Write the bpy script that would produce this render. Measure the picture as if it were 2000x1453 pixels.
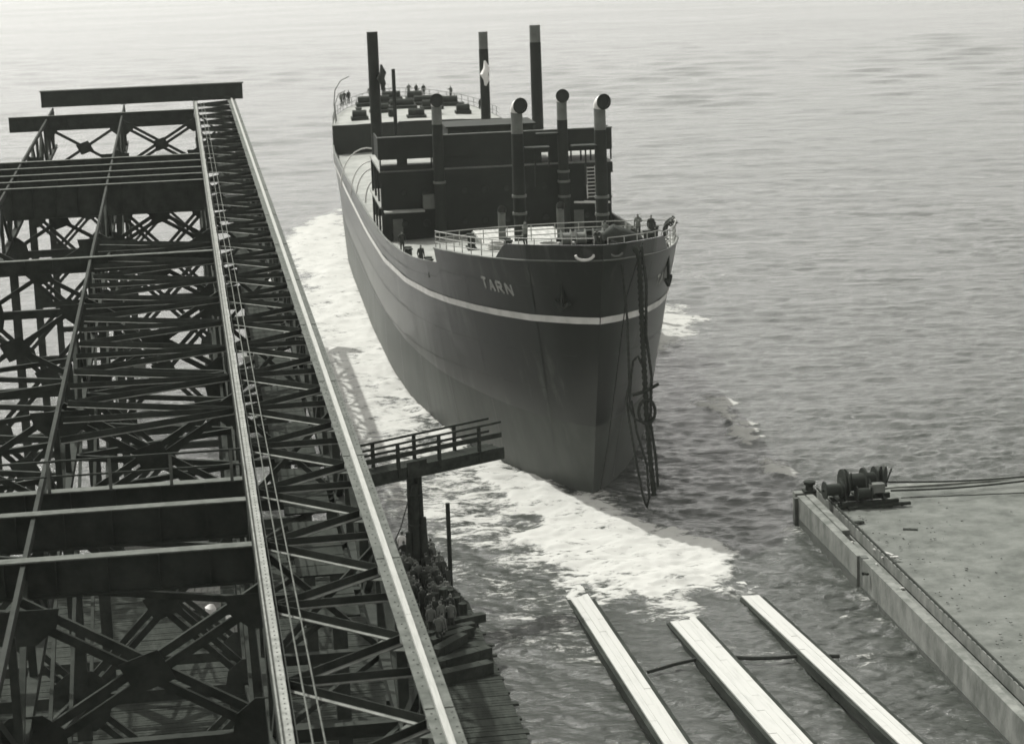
import bpy, math, random
import numpy as np
from mathutils import Vector, Matrix
random.seed(7); rng = np.random.default_rng(11)
for o in list(bpy.data.objects): bpy.data.objects.remove(o)
SC = bpy.context.scene
COL = SC.collection

# ------------------------------------------------------------ camera
FPX = 4400.0; CH = 36.5; ROLL = math.radians(2.0)
PITCH = math.atan((726.5 + 198.54) * math.cos(ROLL) / FPX)
cF = np.array([0, math.cos(PITCH), -math.sin(PITCH)])
_R0 = np.array([1.0, 0, 0]); _U0 = np.array([0, math.sin(PITCH), math.cos(PITCH)])
cR = math.cos(ROLL) * _R0 - math.sin(ROLL) * _U0
cU = math.sin(ROLL) * _R0 + math.cos(ROLL) * _U0
cC = np.array([0, 0, CH])
cam = bpy.data.cameras.new('camera'); camo = bpy.data.objects.new('camera', cam); COL.objects.link(camo)
camo.matrix_world = Matrix(((cR[0], cU[0], -cF[0], 0), (cR[1], cU[1], -cF[1], 0), (cR[2], cU[2], -cF[2], CH), (0, 0, 0, 1)))
cam.sensor_width = 36; cam.lens = FPX / 2000 * 36
cam.clip_start = 1; cam.clip_end = 20000
cam.dof.use_dof = True; cam.dof.focus_distance = 88; cam.dof.aperture_fstop = 1.3
SC.camera = camo

# ------------------------------------------------------------ world and sun
_el, _az = math.radians(56), math.radians(-42)
SUN_DIR = Vector((math.sin(_az) * math.cos(_el), math.cos(_az) * math.cos(_el), math.sin(_el)))
elev = math.asin(SUN_DIR.z)
wd = bpy.data.worlds.new('World'); SC.world = wd; wd.use_nodes = True
nt = wd.node_tree; nt.nodes.clear()
sky = nt.nodes.new('ShaderNodeTexSky'); sky.sky_type = 'NISHITA'; sky.sun_disc = False
sky.sun_elevation = elev; sky.sun_rotation = math.atan2(SUN_DIR.x, SUN_DIR.y)
sky.air_density = 1.0; sky.dust_density = 2.0
bw = nt.nodes.new('ShaderNodeRGBToBW'); mx = nt.nodes.new('ShaderNodeMix'); mx.data_type = 'RGBA'; mx.blend_type = 'MULTIPLY'
mx.inputs[0].default_value = 1.0; mx.inputs[7].default_value = (1.0, .98, 0.94, 1)
bg = nt.nodes.new('ShaderNodeBackground'); bg.inputs[1].default_value = 0.15
wo = nt.nodes.new('ShaderNodeOutputWorld')
nt.links.new(sky.outputs[0], bw.inputs[0]); nt.links.new(bw.outputs[0], mx.inputs[6])
nt.links.new(mx.outputs[2], bg.inputs[0]); nt.links.new(bg.outputs[0], wo.inputs[0])
sl = bpy.data.lights.new('sun', 'SUN'); sl.energy = 2.0; sl.angle = math.radians(0.6); sl.color = (1, 0.985, 0.945)
slo = bpy.data.objects.new('sun', sl); COL.objects.link(slo)
slo.rotation_euler = SUN_DIR.to_track_quat('Z', 'Y').to_euler()
SC.view_settings.view_transform = 'Standard'; SC.view_settings.look = 'None'
SC.view_settings.exposure = 1.2; SC.view_settings.gamma = 1.0
SC.render.engine = 'CYCLES'
SC.cycles.max_bounces = 5
SC.render.film_transparent = False
SC.cycles.filter_width = 1.6

# ------------------------------------------------------------ pixel helpers (photo pixels -> points of the place)
def ray(x, y): return cF + cR * (x - 1000) / FPX - cU * (y - 726.5) / FPX
def W(x, y, z=0.0):
    d = ray(x, y); return cC + d * (z - CH) / d[2]
def V(a): return Vector((float(a[0]), float(a[1]), float(a[2])))

# ------------------------------------------------------------ materials
def tint(v):
    k = (math.log10(max(v, .01)) + 2) / 2          # 0 dark .. 1 white
    r = .91 + .13 * k; g = 1.09 - .085 * k; b = .90 + .08 * k
    return (v * r, v * g, v * b, 1)
MATS = {}
def mat(name, v, v2=None, rough=.7, scale=3.0, detail=6, bump=.0, bscale=None, metal=0.0, stretch=(1, 1, 1), spec=.3, contrast=(.35, .65)):
    m = bpy.data.materials.new(name); m.use_nodes = True; n = m.node_tree.nodes; l = m.node_tree.links
    p = n['Principled BSDF']; p.inputs['Roughness'].default_value = rough; p.inputs['Metallic'].default_value = metal
    p.inputs['Specular IOR Level'].default_value = spec
    if v2 is None: v2 = v * .75
    tc = n.new('ShaderNodeTexCoord'); mp = n.new('ShaderNodeMapping'); mp.inputs['Scale'].default_value = stretch
    l.new(tc.outputs['Object'], mp.inputs[0])
    no = n.new('ShaderNodeTexNoise'); no.inputs['Scale'].default_value = scale; no.inputs['Detail'].default_value = detail; no.inputs['Roughness'].default_value = .65
    l.new(mp.outputs[0], no.inputs['Vector'])
    cr = n.new('ShaderNodeValToRGB'); cr.color_ramp.elements[0].position = contrast[0]; cr.color_ramp.elements[1].position = contrast[1]
    cr.color_ramp.elements[0].color = tint(v2); cr.color_ramp.elements[1].color = tint(v)
    l.new(no.outputs['Fac'], cr.inputs[0]); l.new(cr.outputs[0], p.inputs['Base Color'])
    if bump:
        b = n.new('ShaderNodeBump'); b.inputs['Strength'].default_value = bump; b.inputs['Distance'].default_value = .05
        n2 = n.new('ShaderNodeTexNoise'); n2.inputs['Scale'].default_value = bscale or scale * 4; n2.inputs['Detail'].default_value = 5
        l.new(mp.outputs[0], n2.inputs['Vector']); l.new(n2.outputs['Fac'], b.inputs['Height']); l.new(b.outputs[0], p.inputs['Normal'])
    MATS[name] = m; return m
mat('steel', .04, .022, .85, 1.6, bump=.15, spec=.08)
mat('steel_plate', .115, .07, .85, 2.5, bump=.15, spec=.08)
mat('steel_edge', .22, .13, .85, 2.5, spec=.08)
mat('lit_flange_tone', .22, .12, .85, 2.5, spec=.08)  # paler than steel, paints sunlight onto the lower flanges of the braces
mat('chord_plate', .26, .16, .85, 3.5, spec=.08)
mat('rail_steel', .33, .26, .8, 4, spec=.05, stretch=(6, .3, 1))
mat('rivet', .06, .04, .6)
mat('dark_steel', .035, .022, .85, 1.0, spec=.1)
mat('hull_paint', .017, .011, .3, .35, bump=.08, bscale=.9, stretch=(1, 1, .35), spec=.6)
def add_streaks(name, v, thr=.6, sc=1.1, st=(1, 1, .05)):
    m = MATS[name]; n = m.node_tree.nodes; l = m.node_tree.links; p = n['Principled BSDF']
    src = p.inputs['Base Color'].links[0].from_socket
    tc = n.new('ShaderNodeTexCoord'); mp = n.new('ShaderNodeMapping'); mp.inputs['Scale'].default_value = st; l.new(tc.outputs['Object'], mp.inputs[0])
    a = n.new('ShaderNodeTexNoise'); a.inputs['Scale'].default_value = sc; a.inputs['Detail'].default_value = 7; a.inputs['Roughness'].default_value = .7; l.new(mp.outputs[0], a.inputs['Vector'])
    b = n.new('ShaderNodeTexNoise'); b.inputs['Scale'].default_value = .12; b.inputs['Detail'].default_value = 4; l.new(tc.outputs['Object'], b.inputs['Vector'])
    mu = n.new('ShaderNodeMath'); mu.operation = 'ADD'; l.new(a.outputs['Fac'], mu.inputs[0]); l.new(b.outputs['Fac'], mu.inputs[1])
    r = n.new('ShaderNodeMapRange'); r.interpolation_type = 'SMOOTHSTEP'; r.inputs[1].default_value = thr * 2 - .12; r.inputs[2].default_value = thr * 2 + .14; l.new(mu.outputs[0], r.inputs[0])
    x = n.new('ShaderNodeMix'); x.data_type = 'RGBA'; l.new(r.outputs[0], x.inputs[0]); l.new(src, x.inputs[6]); x.inputs[7].default_value = tint(v); l.new(x.outputs[2], p.inputs['Base Color'])
add_streaks('hull_paint', .06, .57)
mat('boot_paint', .075, .05, .5, .4, bump=.08, bscale=.9, stretch=(1, 1, .35), spec=.3)
add_streaks('boot_paint', .085, .57)
mat('lap_paint', .030, .02, .35, .6, spec=.55)
mat('stripe_paint', .62, .48, .55, .8)
mat('letter_paint', .36, .22, .6, 2)
mat('deck', .28, .18, .8, .6)
mat('deck_wood', .36, .2, .8, .9)
mat('house_paint', .026, .018, .75, .5, spec=.15)
mat('pale_paint', .62, .48, .6, .8)
mat('rail_paint', .33, .22, .6, .8)
mat('mid_paint', .13, .08, .6, .8)
mat('rope', .035, .02, .9, 6)
mat('timber', .04, .02, .9, 2.2, bump=.4, stretch=(1, .25, 1), spec=.05)
mat('pale_timber', .42, .24, .8, 2.2, bump=.3, stretch=(2, .3, 2))
mat('way_timber', .38, .31, .8, 1.6, bump=.3, stretch=(3, .2, 1), contrast=(.28, .5))
mat('way_side', .10, .05, .8, 1.6, stretch=(1, .3, 1))
mat('concrete', .20, .10, .9, .9, bump=.5, stretch=(1, 1, .6), spec=.15)
add_streaks('concrete', .10, .58, 1.1, (1, 1, .4))
mat('concrete_wet', .08, .05, .5, .9)
mat('sand', .135, .075, .95, .8, bump=.5, bscale=2.5)
mat('coat', .035, .022, .9, 3)
mat('grey_coat', .12, .08, .9, 3)
mat('skin', .26, .2, .7, 3)
mat('hair', .03, .02, .8, 3)
mat('white_cloth', .7, .6, .9, 3)
mat('glass', .04, .03, .2, 3, spec=.6)

def water_mat():
    m = bpy.data.materials.new('water'); m.use_nodes = True; n = m.node_tree.nodes; l = m.node_tree.links
    p = n['Principled BSDF']; p.inputs['Base Color'].default_value = tint(.042); p.inputs['Roughness'].default_value = .2
    p.inputs['IOR'].default_value = 1.34
    geo = n.new('ShaderNodeNewGeometry')
    def noise(scale, detail, stretch, rough=.6, dist=0.0):
        mp = n.new('ShaderNodeMapping'); mp.inputs['Scale'].default_value = stretch; mp.inputs['Rotation'].default_value = (0, 0, math.radians(12))
        l.new(geo.outputs['Position'], mp.inputs[0])
        t = n.new('ShaderNodeTexNoise'); t.inputs['Scale'].default_value = scale; t.inputs['Detail'].default_value = detail
        t.inputs['Roughness'].default_value = rough; t.inputs['Distortion'].default_value = dist
        l.new(mp.outputs[0], t.inputs['Vector']); return t.outputs['Fac']
    def math_(op, a, b=None, c=None):
        t = n.new('ShaderNodeMath'); t.operation = op
        for i, v in enumerate((a, b, c)):
            if v is None: continue
            if isinstance(v, (int, float)): t.inputs[i].default_value = v
            else: l.new(v, t.inputs[i])
        return t.outputs[0]
    at = n.new('ShaderNodeAttribute'); at.attribute_name = 'foam'
    foam = at.outputs['Fac']
    n1 = noise(.75, 8, (.7, 1.25, 1), .66, .9)
    n2 = noise(3.4, 5, (.6, 1.3, 1), .65, .5)
    mix = math_('ADD', math_('MULTIPLY', n1, .62), math_('MULTIPLY', n2, .38))
    val = math_('ADD', foam, math_('MULTIPLY', math_('SUBTRACT', mix, .5), 4.6))
    mr = n.new('ShaderNodeMapRange'); mr.interpolation_type = 'SMOOTHSTEP'
    mr.inputs[1].default_value = .34; mr.inputs[2].default_value = .90
    l.new(val, mr.inputs[0])
    gate = n.new('ShaderNodeMapRange'); gate.interpolation_type = 'SMOOTHSTEP'; gate.inputs[1].default_value = .02; gate.inputs[2].default_value = .2
    l.new(foam, gate.inputs[0])
    fac = math_('MULTIPLY', mr.outputs[0], gate.outputs[0])
    fd = n.new('ShaderNodeBsdfDiffuse'); fr = n.new('ShaderNodeValToRGB'); fr.color_ramp.elements[0].position = .45; fr.color_ramp.elements[1].position = 1.15 / 1.3; fr.color_ramp.elements[0].color = tint(.27); fr.color_ramp.elements[1].color = tint(.40); l.new(val, fr.inputs[0]); l.new(fr.outputs[0], fd.inputs[0])
    b1 = n.new('ShaderNodeBump'); b1.inputs['Strength'].default_value = .8; b1.inputs['Distance'].default_value = .25
    w1 = noise(.9, 7, (.55, 1.3, 1), .62, .3)
    w2 = noise(.28, 6, (.45, 1.7, 1), .6, .3)
    w0 = noise(2.4, 6, (.6, 1.3, 1), .62, .3)
    w3 = noise(.2, 4, (.8, 1.0, 1), .55, .3)
    w4 = noise(.018, 4, (.5, 1.8, 1), .6, .6)
    rv = n.new('ShaderNodeMapRange'); rv.inputs[1].default_value = .35; rv.inputs[2].default_value = .65; rv.inputs[3].default_value = .15; rv.inputs[4].default_value = .20
    l.new(w4, rv.inputs[0]); l.new(rv.outputs[0], p.inputs['Roughness'])
    l.new(math_('ADD', math_('ADD', math_('ADD', w1, math_('MULTIPLY', w0, .5)), math_('MULTIPLY', w2, 1.6)), math_('MULTIPLY', w3, 3.2)), b1.inputs['Height']); l.new(b1.outputs[0], p.inputs['Normal'])
    b2 = n.new('ShaderNodeBump'); b2.inputs['Strength'].default_value = .45; b2.inputs['Distance'].default_value = .2
    l.new(mix, b2.inputs['Height']); l.new(b2.outputs[0], fd.inputs['Normal'])
    ms = n.new('ShaderNodeMixShader'); l.new(fac, ms.inputs[0]); l.new(p.outputs[0], ms.inputs[1]); l.new(fd.outputs[0], ms.inputs[2])
    l.new(ms.outputs[0], n['Material Output'].inputs[0])
    return m
MATS['water'] = water_mat()

# ------------------------------------------------------------ mesh builder
class MB:
    def __init__(s): s.v = []; s.f = []; s.mi = []
    def _add(s, vs, fs, mi=0):
        o = len(s.v); s.v += [tuple(float(c) for c in v) for v in vs]
        for f in fs: s.f.append(tuple(i + o for i in f)); s.mi.append(mi)
    def box(s, c, d, mi=0, rot=None):
        x, y, z = d[0] / 2, d[1] / 2, d[2] / 2
        vs = [Vector((a * x, b * y, e * z)) for a in (-1, 1) for b in (-1, 1) for e in (-1, 1)]
        if rot is not None: vs = [rot @ v for v in vs]
        vs = [v + Vector(c) for v in vs]
        s._add(vs, [(0, 1, 3, 2), (4, 6, 7, 5), (0, 4, 5, 1), (2, 3, 7, 6), (0, 2, 6, 4), (1, 5, 7, 3)], mi); return s
    def bar(s, p0, p1, w, h, up=(0, 0, 1), mi=0, off=(0, 0)):
        """rectangular bar: w sideways, h along up; off shifts section (side, up)"""
        p0 = Vector(p0); p1 = Vector(p1); d = (p1 - p0).normalized(); up = Vector(up)
        sd = d.cross(up)
        if sd.length < 1e-4: sd = d.cross(Vector((1, 0, 0)))
        sd.normalize(); u = sd.cross(d).normalized()
        vs = []
        for p in (p0, p1):
            for a, b in ((-1, -1), (1, -1), (1, 1), (-1, 1)):
                vs.append(p + sd * (a * w / 2 + off[0]) + u * (b * h / 2 + off[1]))
        s._add(vs, [(3, 2, 1, 0), (4, 5, 6, 7), (0, 1, 5, 4), (1, 2, 6, 5), (2, 3, 7, 6), (3, 0, 4, 7)], mi); return s
    def tube(s, pts, r, n=8, mi=0, cap=True):
        pts = [Vector(p) for p in pts]; rs = r if isinstance(r, (list, tuple)) else [r] * len(pts)
        rings = []; prev = None
        for i, p in enumerate(pts):
            d = (pts[min(i + 1, len(pts) - 1)] - pts[max(i - 1, 0)]).normalized()
            if prev is None:
                a = d.cross(Vector((0, 0, 1)))
                if a.length < .05: a = d.cross(Vector((1, 0, 0)))
            else:
                a = prev - d * prev.dot(d)
            a.normalize(); prev = a; b = d.cross(a)
            rings.append([p + (a * math.cos(2 * math.pi * k / n) + b * math.sin(2 * math.pi * k / n)) * rs[i] for k in range(n)])
        vs = [v for rg in rings for v in rg]; fs = []
        for i in range(len(rings) - 1):
            for k in range(n):
                k2 = (k + 1) % n; fs.append((i * n + k, i * n + k2, (i + 1) * n + k2, (i + 1) * n + k))
        if cap:
            fs.append(tuple(range(n))[::-1]); fs.append(tuple((len(rings) - 1) * n + k for k in range(n)))
        s._add(vs, fs, mi); return s
    def poly(s, pts, thick, nrm, mi=0):
        pts = [Vector(p) for p in pts]; nn = Vector(nrm).normalized() * thick; n = len(pts)
        vs = pts + [p + nn for p in pts]
        fs = [tuple(range(n))[::-1], tuple(range(n, 2 * n))] + [(i, (i + 1) % n, (i + 1) % n + n, i + n) for i in range(n)]
        s._add(vs, fs, mi); return s
    def mesh(s, name, mats, smooth=False):
        me = bpy.data.meshes.new(name); me.from_pydata(s.v, [], s.f)
        for m in (mats if isinstance(mats, (list, tuple)) else [mats]): me.materials.append(MATS[m])
        if any(s.mi): me.polygons.foreach_set('material_index', s.mi)
        if smooth:
            me.polygons.foreach_set('use_smooth', [True] * len(me.polygons))
            try: me.set_sharp_from_angle(angle=math.radians(40))
            except Exception: pass
        me.update(); return me
    def build(s, name, mats, parent=None, smooth=False, kind=None):
        return link(name, s.mesh(name, mats, smooth), parent, kind)
def link(name, me, parent=None, kind=None, loc=None, rz=None):
    o = bpy.data.objects.new(name, me); COL.objects.link(o)
    if parent: o.parent = parent
    if kind: o['kind'] = kind
    if loc is not None: o.location = loc
    if rz is not None: o.rotation_euler = (0, 0, rz)
    return o
def tag(o, label, cat, group=None):
    o['label'] = label; o['category'] = cat
    if group: o['group'] = group
    return o
def thing(name, label, cat, loc=(0, 0, 0), rz=0, group=None):
    o = bpy.data.objects.new(name, None); COL.objects.link(o); o.empty_display_size = .2
    o.location = Vector([float(c) for c in loc]); o.rotation_euler = (0, 0, rz)
    return tag(o, label, cat, group)
def struct(o): o['kind'] = 'structure'; return o
def lerp_tab(x, xs, ys): return float(np.interp(x, xs, ys))

# ------------------------------------------------------------ key frames of the place
SHIP_A = math.radians(7.0)
SB = W(1158, 965, 0)
EA = np.array([-math.sin(SHIP_A), math.cos(SHIP_A), 0]); ER = np.array([math.cos(SHIP_A), math.sin(SHIP_A), 0])
def shipw(e, x, z): return SB + EA * x + ER * e + np.array([0, 0, z])
_u = ray(326, -175); _u[2] = 0; RU = _u / np.linalg.norm(_u)
RN = np.array([RU[1], -RU[0], 0])
RO = W(829.5, 1300, 20.5) - 46 * RU; RO[2] = 0
RZ = math.atan2(-RU[0], RU[1])
def rww(t, s, z): return RO + RN * t + RU * s + np.array([0, 0, z])

# ------------------------------------------------------------ water with waves and foam
FOAM = [  # outline in photo pixels on the water, strength, feather in metres
 ([(668, 408), (620, 428), (575, 445), (556, 470), (585, 545), (628, 625), (665, 700), (700, 765), (760, 790), (860, 845), (900, 850), (800, 700), (740, 600), (700, 470)], 1.12, 3.0),
 ([(500, 480), (540, 620), (600, 740), (640, 850), (720, 900), (860, 890), (890, 850), (800, 780), (700, 600)], 1.0, 5.0),
 ([(830, 815), (960, 885), (1060, 930), (1165, 968), (1300, 1030), (1440, 1080), (1462, 1115), (1440, 1145), (1380, 1165), (1330, 1185), (1290, 1180), (1180, 1150), (1090, 1110), (1030, 1060), (1035, 1000), (975, 955), (890, 900), (810, 865)], 1.1, 1.8),
 ([(640, 880), (900, 870), (1040, 960), (1060, 1040), (1110, 1130), (1010, 1120), (900, 1060), (760, 1010)], .66, 4.0),
 ([(900, 950), (1100, 1000), (1300, 1170), (1200, 1180), (1090, 1150), (960, 1080)], .42, 3.0),
 ([(1265, 590), (1300, 595), (1340, 615), (1380, 640), (1330, 660), (1300, 690), (1255, 690), (1250, 640)], 1.0, 3.0),
 ([(1385, 778), (1410, 785), (1450, 840), (1520, 905), (1560, 938), (1510, 930), (1470, 890), (1430, 850)], 1.0, 1.0),
 ([(1060, 1090), (1200, 1120), (1440, 1110), (1480, 1165), (1450, 1190), (1400, 1175), (1365, 1225), (1290, 1220), (1240, 1180), (1150, 1170)], .80, 1.6),
 ([(800, 1060), (1000, 1100), (1110, 1150), (1240, 1310), (1180, 1310), (1000, 1310), (920, 1210)], .34, 3.0),
 ([(1280, 1240), (1400, 1230), (1500, 1260), (1600, 1300), (1780, 1270), (1780, 1290), (1600, 1310), (1400, 1320)], .18, 1.0),
 ([(1555, 1020), (1590, 1075), (1660, 1140), (1690, 1150), (1780, 1250), (1700, 1200), (1640, 1150), (1560, 1080)], .22, 1.0),
 ([(1290, 520), (1340, 500), (1420, 540), (1360, 560)], .25, 4.0),
 ([(1085, 1120), (1130, 1125), (1150, 1160), (1120, 1175), (1090, 1150)], .9, 1.2),
 ([(1275, 1170), (1360, 1170), (1375, 1210), (1330, 1225), (1285, 1212)], 1.0, 1.2),
 ([(1415, 1120), (1475, 1130), (1490, 1170), (1450, 1170), (1425, 1150)], 1.0, 1.2),
 ([(560, 440), (640, 420), (640, 436), (575, 470)], .5, 3.0),
]
def sdf_poly(px, py, pts):
    n = len(pts); d2 = np.full(px.shape, 1e18); ins = np.zeros(px.shape, bool)
    for i in range(n):
        ax, ay = pts[i]; bx, by = pts[(i + 1) % n]
        ex, ey = bx - ax, by - ay; wx, wy = px - ax, py - ay
        t = np.clip((wx * ex + wy * ey) / (ex * ex + ey * ey), 0, 1)
        d2 = np.minimum(d2, (wx - ex * t) ** 2 + (wy - ey * t) ** 2)
        c = ((ay > py) != (by > py)) & (px < ex * (py - ay) / (ey if abs(ey) > 1e-9 else 1e-9) + ax)
        ins ^= c
    d = np.sqrt(d2); return np.where(ins, d, -d)
def vnoise(x, y, seed, sc):
    g = np.random.default_rng(seed).random((256, 256)); x = x * sc; y = y * sc
    xi = np.floor(x).astype(int); yi = np.floor(y).astype(int); fx = x - xi; fy = y - yi
    fx = fx * fx * (3 - 2 * fx); fy = fy * fy * (3 - 2 * fy)
    a = g[xi % 256, yi % 256]; b = g[(xi + 1) % 256, yi % 256]; c = g[xi % 256, (yi + 1) % 256]; d = g[(xi + 1) % 256, (yi + 1) % 256]
    return a + (b - a) * fx + (c - a) * fy + (a - b - c + d) * fx * fy
def build_water():
    ys = [40.0]
    while ys[-1] < 1300: ys.append(ys[-1] + max(.16, .0000105 * ys[-1] ** 2 + .00012 * ys[-1]) if ys[-1] > 88 else ys[-1] + 1.0)
    ys += [1500, 1900, 2400, 3000]
    us = np.concatenate([[-2.5, -1.2, -.7, -.45, -.36], np.linspace(-.31, .31, 560), [.36, .45, .7, 1.2, 2.5]])
    ys = np.array(ys); Y, Uu = np.meshgrid(ys, us, indexing='ij'); X = np.clip(Uu * Y, -2400 - 40 * np.abs(Uu), 2400 + 40 * np.abs(Uu))
    print('water grid', X.shape)
    Z = np.zeros_like(X); r = np.random.default_rng(5)
    cell = np.maximum(Y * .0011, np.gradient(ys)[:, None])
    for k in range(64):
        lam = .7 * (6.0) ** (r.random() ** 1.6) ; ang = math.radians(82 + r.normal(0, 30)); kk = 2 * math.pi / lam
        amp = .0075 * lam ** .62 * r.uniform(.5, 1)
        ph = r.random() * 6.28
        a = kk * (X * math.cos(ang) + Y * math.sin(ang)) + ph
        fade = np.clip((lam / cell - 2.0) / 3.0, 0, 1)
        sw = np.sin(a); Z += amp * fade * (sw + .35 * np.cos(2 * a) * np.sign(sw + 2))
    far = np.clip((Y - 170) / 250, 0, 1)
    for k in range(24):
        lam = r.uniform(5, 15); ang = math.radians(80 + r.normal(0, 25)); kk = 2 * math.pi / lam
        Z += far * .0055 * lam ** .7 * np.clip((lam / cell - 2) / 2, 0, 1) * np.sin(kk * (X * math.cos(ang) + Y * math.sin(ang)) + r.random() * 6.28)
    Z *= (.55 + .9 * vnoise(X, Y, 3, .03)) * (.7 + .6 * vnoise(X, Y, 4, .11))
    foam = np.zeros_like(X)
    wob = (vnoise(X, Y, 8, .3) - .5) * 2.6 + (vnoise(X, Y, 9, .9) - .5) * 1.5 + (vnoise(X, Y, 10, 2.2) - .5) * .8
    for pts, st, fe in FOAM:
        w = [W(x, y)[:2] for x, y in pts]
        d = sdf_poly(X, Y, w) + wob
        foam = np.maximum(foam, st * np.clip(d / fe + .45, 0, 1))
    turb = (vnoise(X, Y, 21, .5) - .5) * .5 + (vnoise(X, Y, 22, 1.2) - .5) * .22 + (vnoise(X, Y, 23, 2.6) - .5) * .10
    near = np.clip((400 - Y) / 200, 0, 1)
    Z = Z + foam * near * (turb * .6 + .16)
    # the surface stays level where it meets the ways and the quay
    nv = X.size; co = np.stack([X, Y, Z], -1).reshape(-1, 3)
    nr, nc = X.shape; i = np.arange(nr - 1)[:, None] * nc + np.arange(nc - 1)[None]
    fc = np.stack([i, i + 1, i + 1 + nc, i + nc], -1).reshape(-1, 4)
    me = bpy.data.meshes.new('water'); me.vertices.add(nv); me.vertices.foreach_set('co', co.ravel().astype(np.float32))
    me.loops.add(fc.size); me.loops.foreach_set('vertex_index', fc.ravel().astype(np.int32))
    me.polygons.add(len(fc)); me.polygons.foreach_set('loop_start', np.arange(0, fc.size, 4, dtype=np.int32)); me.polygons.foreach_set('loop_total', np.full(len(fc), 4, np.int32))
    me.polygons.foreach_set('use_smooth', np.ones(len(fc), bool))
    me.update(); at = me.attributes.new('foam', 'FLOAT', 'POINT'); at.data.foreach_set('value', foam.ravel().astype(np.float32))
    me.materials.append(MATS['water']); struct(link('water', me))
build_water()

# ------------------------------------------------------------ the ship
ship = thing('cargo_ship', 'dark hulled cargo ship with a white stripe, afloat in white foam after launching', 'ship', SB, SHIP_A)
def stem(z): return -.385 * max(z, 0)
T_D = [0, 1, 2.5, 4.6, 8, 11.5, 16, 20.7, 30, 42, 58, 400]
T_LO = [.0, .75, 1.5, 2.6, 4.0, 5.1, 6.4, 7.5, 8.8, 9.5, 9.8, 9.8]
T_HI = [.0, 1.3, 2.6, 4.0, 5.6, 6.8, 7.9, 8.6, 9.4, 9.8, 9.8, 9.8]
S_HI = ([0, 112, 120, 128, 135, 140, 144, 147, 148.6], [9.8, 9.8, 9.5, 8.8, 7.4, 5.8, 4.1, 2.2, .1])
S_LO = ([0, 92, 105, 116, 126, 134, 139, 141, 160], [9.8, 9.8, 9.2, 7.8, 5.4, 2.8, .9, .1, .1])
def half(x, z):
    d = max(0, x - stem(z)); k = min(1, max(0, z / 15)); k = k ** 1.15
    b = lerp_tab(d, T_D, T_LO) * (1 - k) + lerp_tab(d, T_D, T_HI) * k
    k2 = min(1, max(0, z / 9)) ** .7
    s = lerp_tab(x, *S_LO) * (1 - k2) + lerp_tab(x, *S_HI) * k2
    return min(b, s) * (1 if z >= 0 else 1 + z * .08)
FB = 13.0; PF = 118.0
def edge(x):   # top of the shell plating
    if x <= FB: return lerp_tab(x, [-7, 0, 13], [15.75, 15.05, 14.05])
    if x < PF: return lerp_tab(x, [13, 21, 32, 42, 53, 74, 97, 118], [13.05, 12.2, 11.5, 11.05, 10.75, 10.3, 9.95, 10.2])
    return lerp_tab(x, [118, 148.6], [12.3, 12.75])
def deckz(x):
    if x <= FB: return edge(x) - .05
    if x < PF: return edge(x) - 1.15
    return edge(x) - .05
def stripez(x): return lerp_tab(x, [-7, 0, 8, 14.5, 23, 41, 62, 90, 118, 150], [12.0, 11.4, 10.9, 10.5, 10.0, 9.25, 8.75, 8.55, 8.8, 9.8])
def plate_x(q, z):   # station q (distance aft of the raked stem) -> position along the hull
    return q + stem(z) * max(0, 1 - q / 13.0)
QS = [0, .5, 1, 1.8, 2.8, 4, 5.5, 7, 9, 11, 12.98, 13.0, 15, 18, 21, 25, 30, 36, 42, 50, 58, 66, 75, 85, 95, 105, 112, 117.98, 118.0, 122, 126, 130, 134, 137, 140, 142, 144, 145.5, 147, 148, 148.55]
ZB = 4.7
def hull_mesh():
    m = MB(); nz = 15
    for side in (-1, 1):
        grid = []
        for i, q in enumerate(QS):
            lo = (q <= 12.99) or (q >= 118)
            if q <= 12.99: zt = edge(min(plate_x(q, 15.5), 13)) if q < 12.98 else 14.05
            elif q < 117.99: zt = edge(min(max(q, 13.01), 117.9))
            else: zt = edge(q)
            zs = list(np.linspace(-2, ZB, 6)) + list(np.linspace(ZB, zt, nz - 5))[1:]
            zz0 = -2 if q < 130 else -2
            row = []
            for z in zs:
                x = plate_x(q, z); row.append((side * half(x, z), x, z))
            grid.append(row)
        o = len(m.v); n = len(grid[0]); m.v += [p for r_ in grid for p in r_]
        for i in range(len(grid) - 1):
            for k in range(n - 1):
                f = (o + i * n + k, o + (i + 1) * n + k, o + (i + 1) * n + k + 1, o + i * n + k + 1)
                m.f.append(f if side < 0 else f[::-1]); m.mi.append(1 if k < 5 else 0)
    return m.build('hull', ['hull_paint', 'boot_paint'], ship, smooth=True)
hull = hull_mesh()
def hull_strip(zf0, zf1, x0, x1, n, off, side, m):
    """thin strip following the shell between two height curves"""
    xs = np.linspace(x0, x1, n); vs = []
    for q in xs:
        r0 = []
        for zf in (zf0, zf1):
            z = zf(q); x = max(q, stem(z)); r0.append((side * (half(x, z) + off), x - (off if q <= x0 + 1e-6 else 0), z))
        vs += r0
    fs = [(2 * i, 2 * i + 2, 2 * i + 3, 2 * i + 1) for i in range(n - 1)]
    m._add(vs, [f if side < 0 else f[::-1] for f in fs])
m = MB()
for sd in (-1, 1):
    hull_strip(lambda x: stripez(x) - .21, lambda x: stripez(x) + .21, -4.62, 146, 130, .03, sd, m)
m.build('white_stripe', 'stripe_paint', hull)
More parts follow.
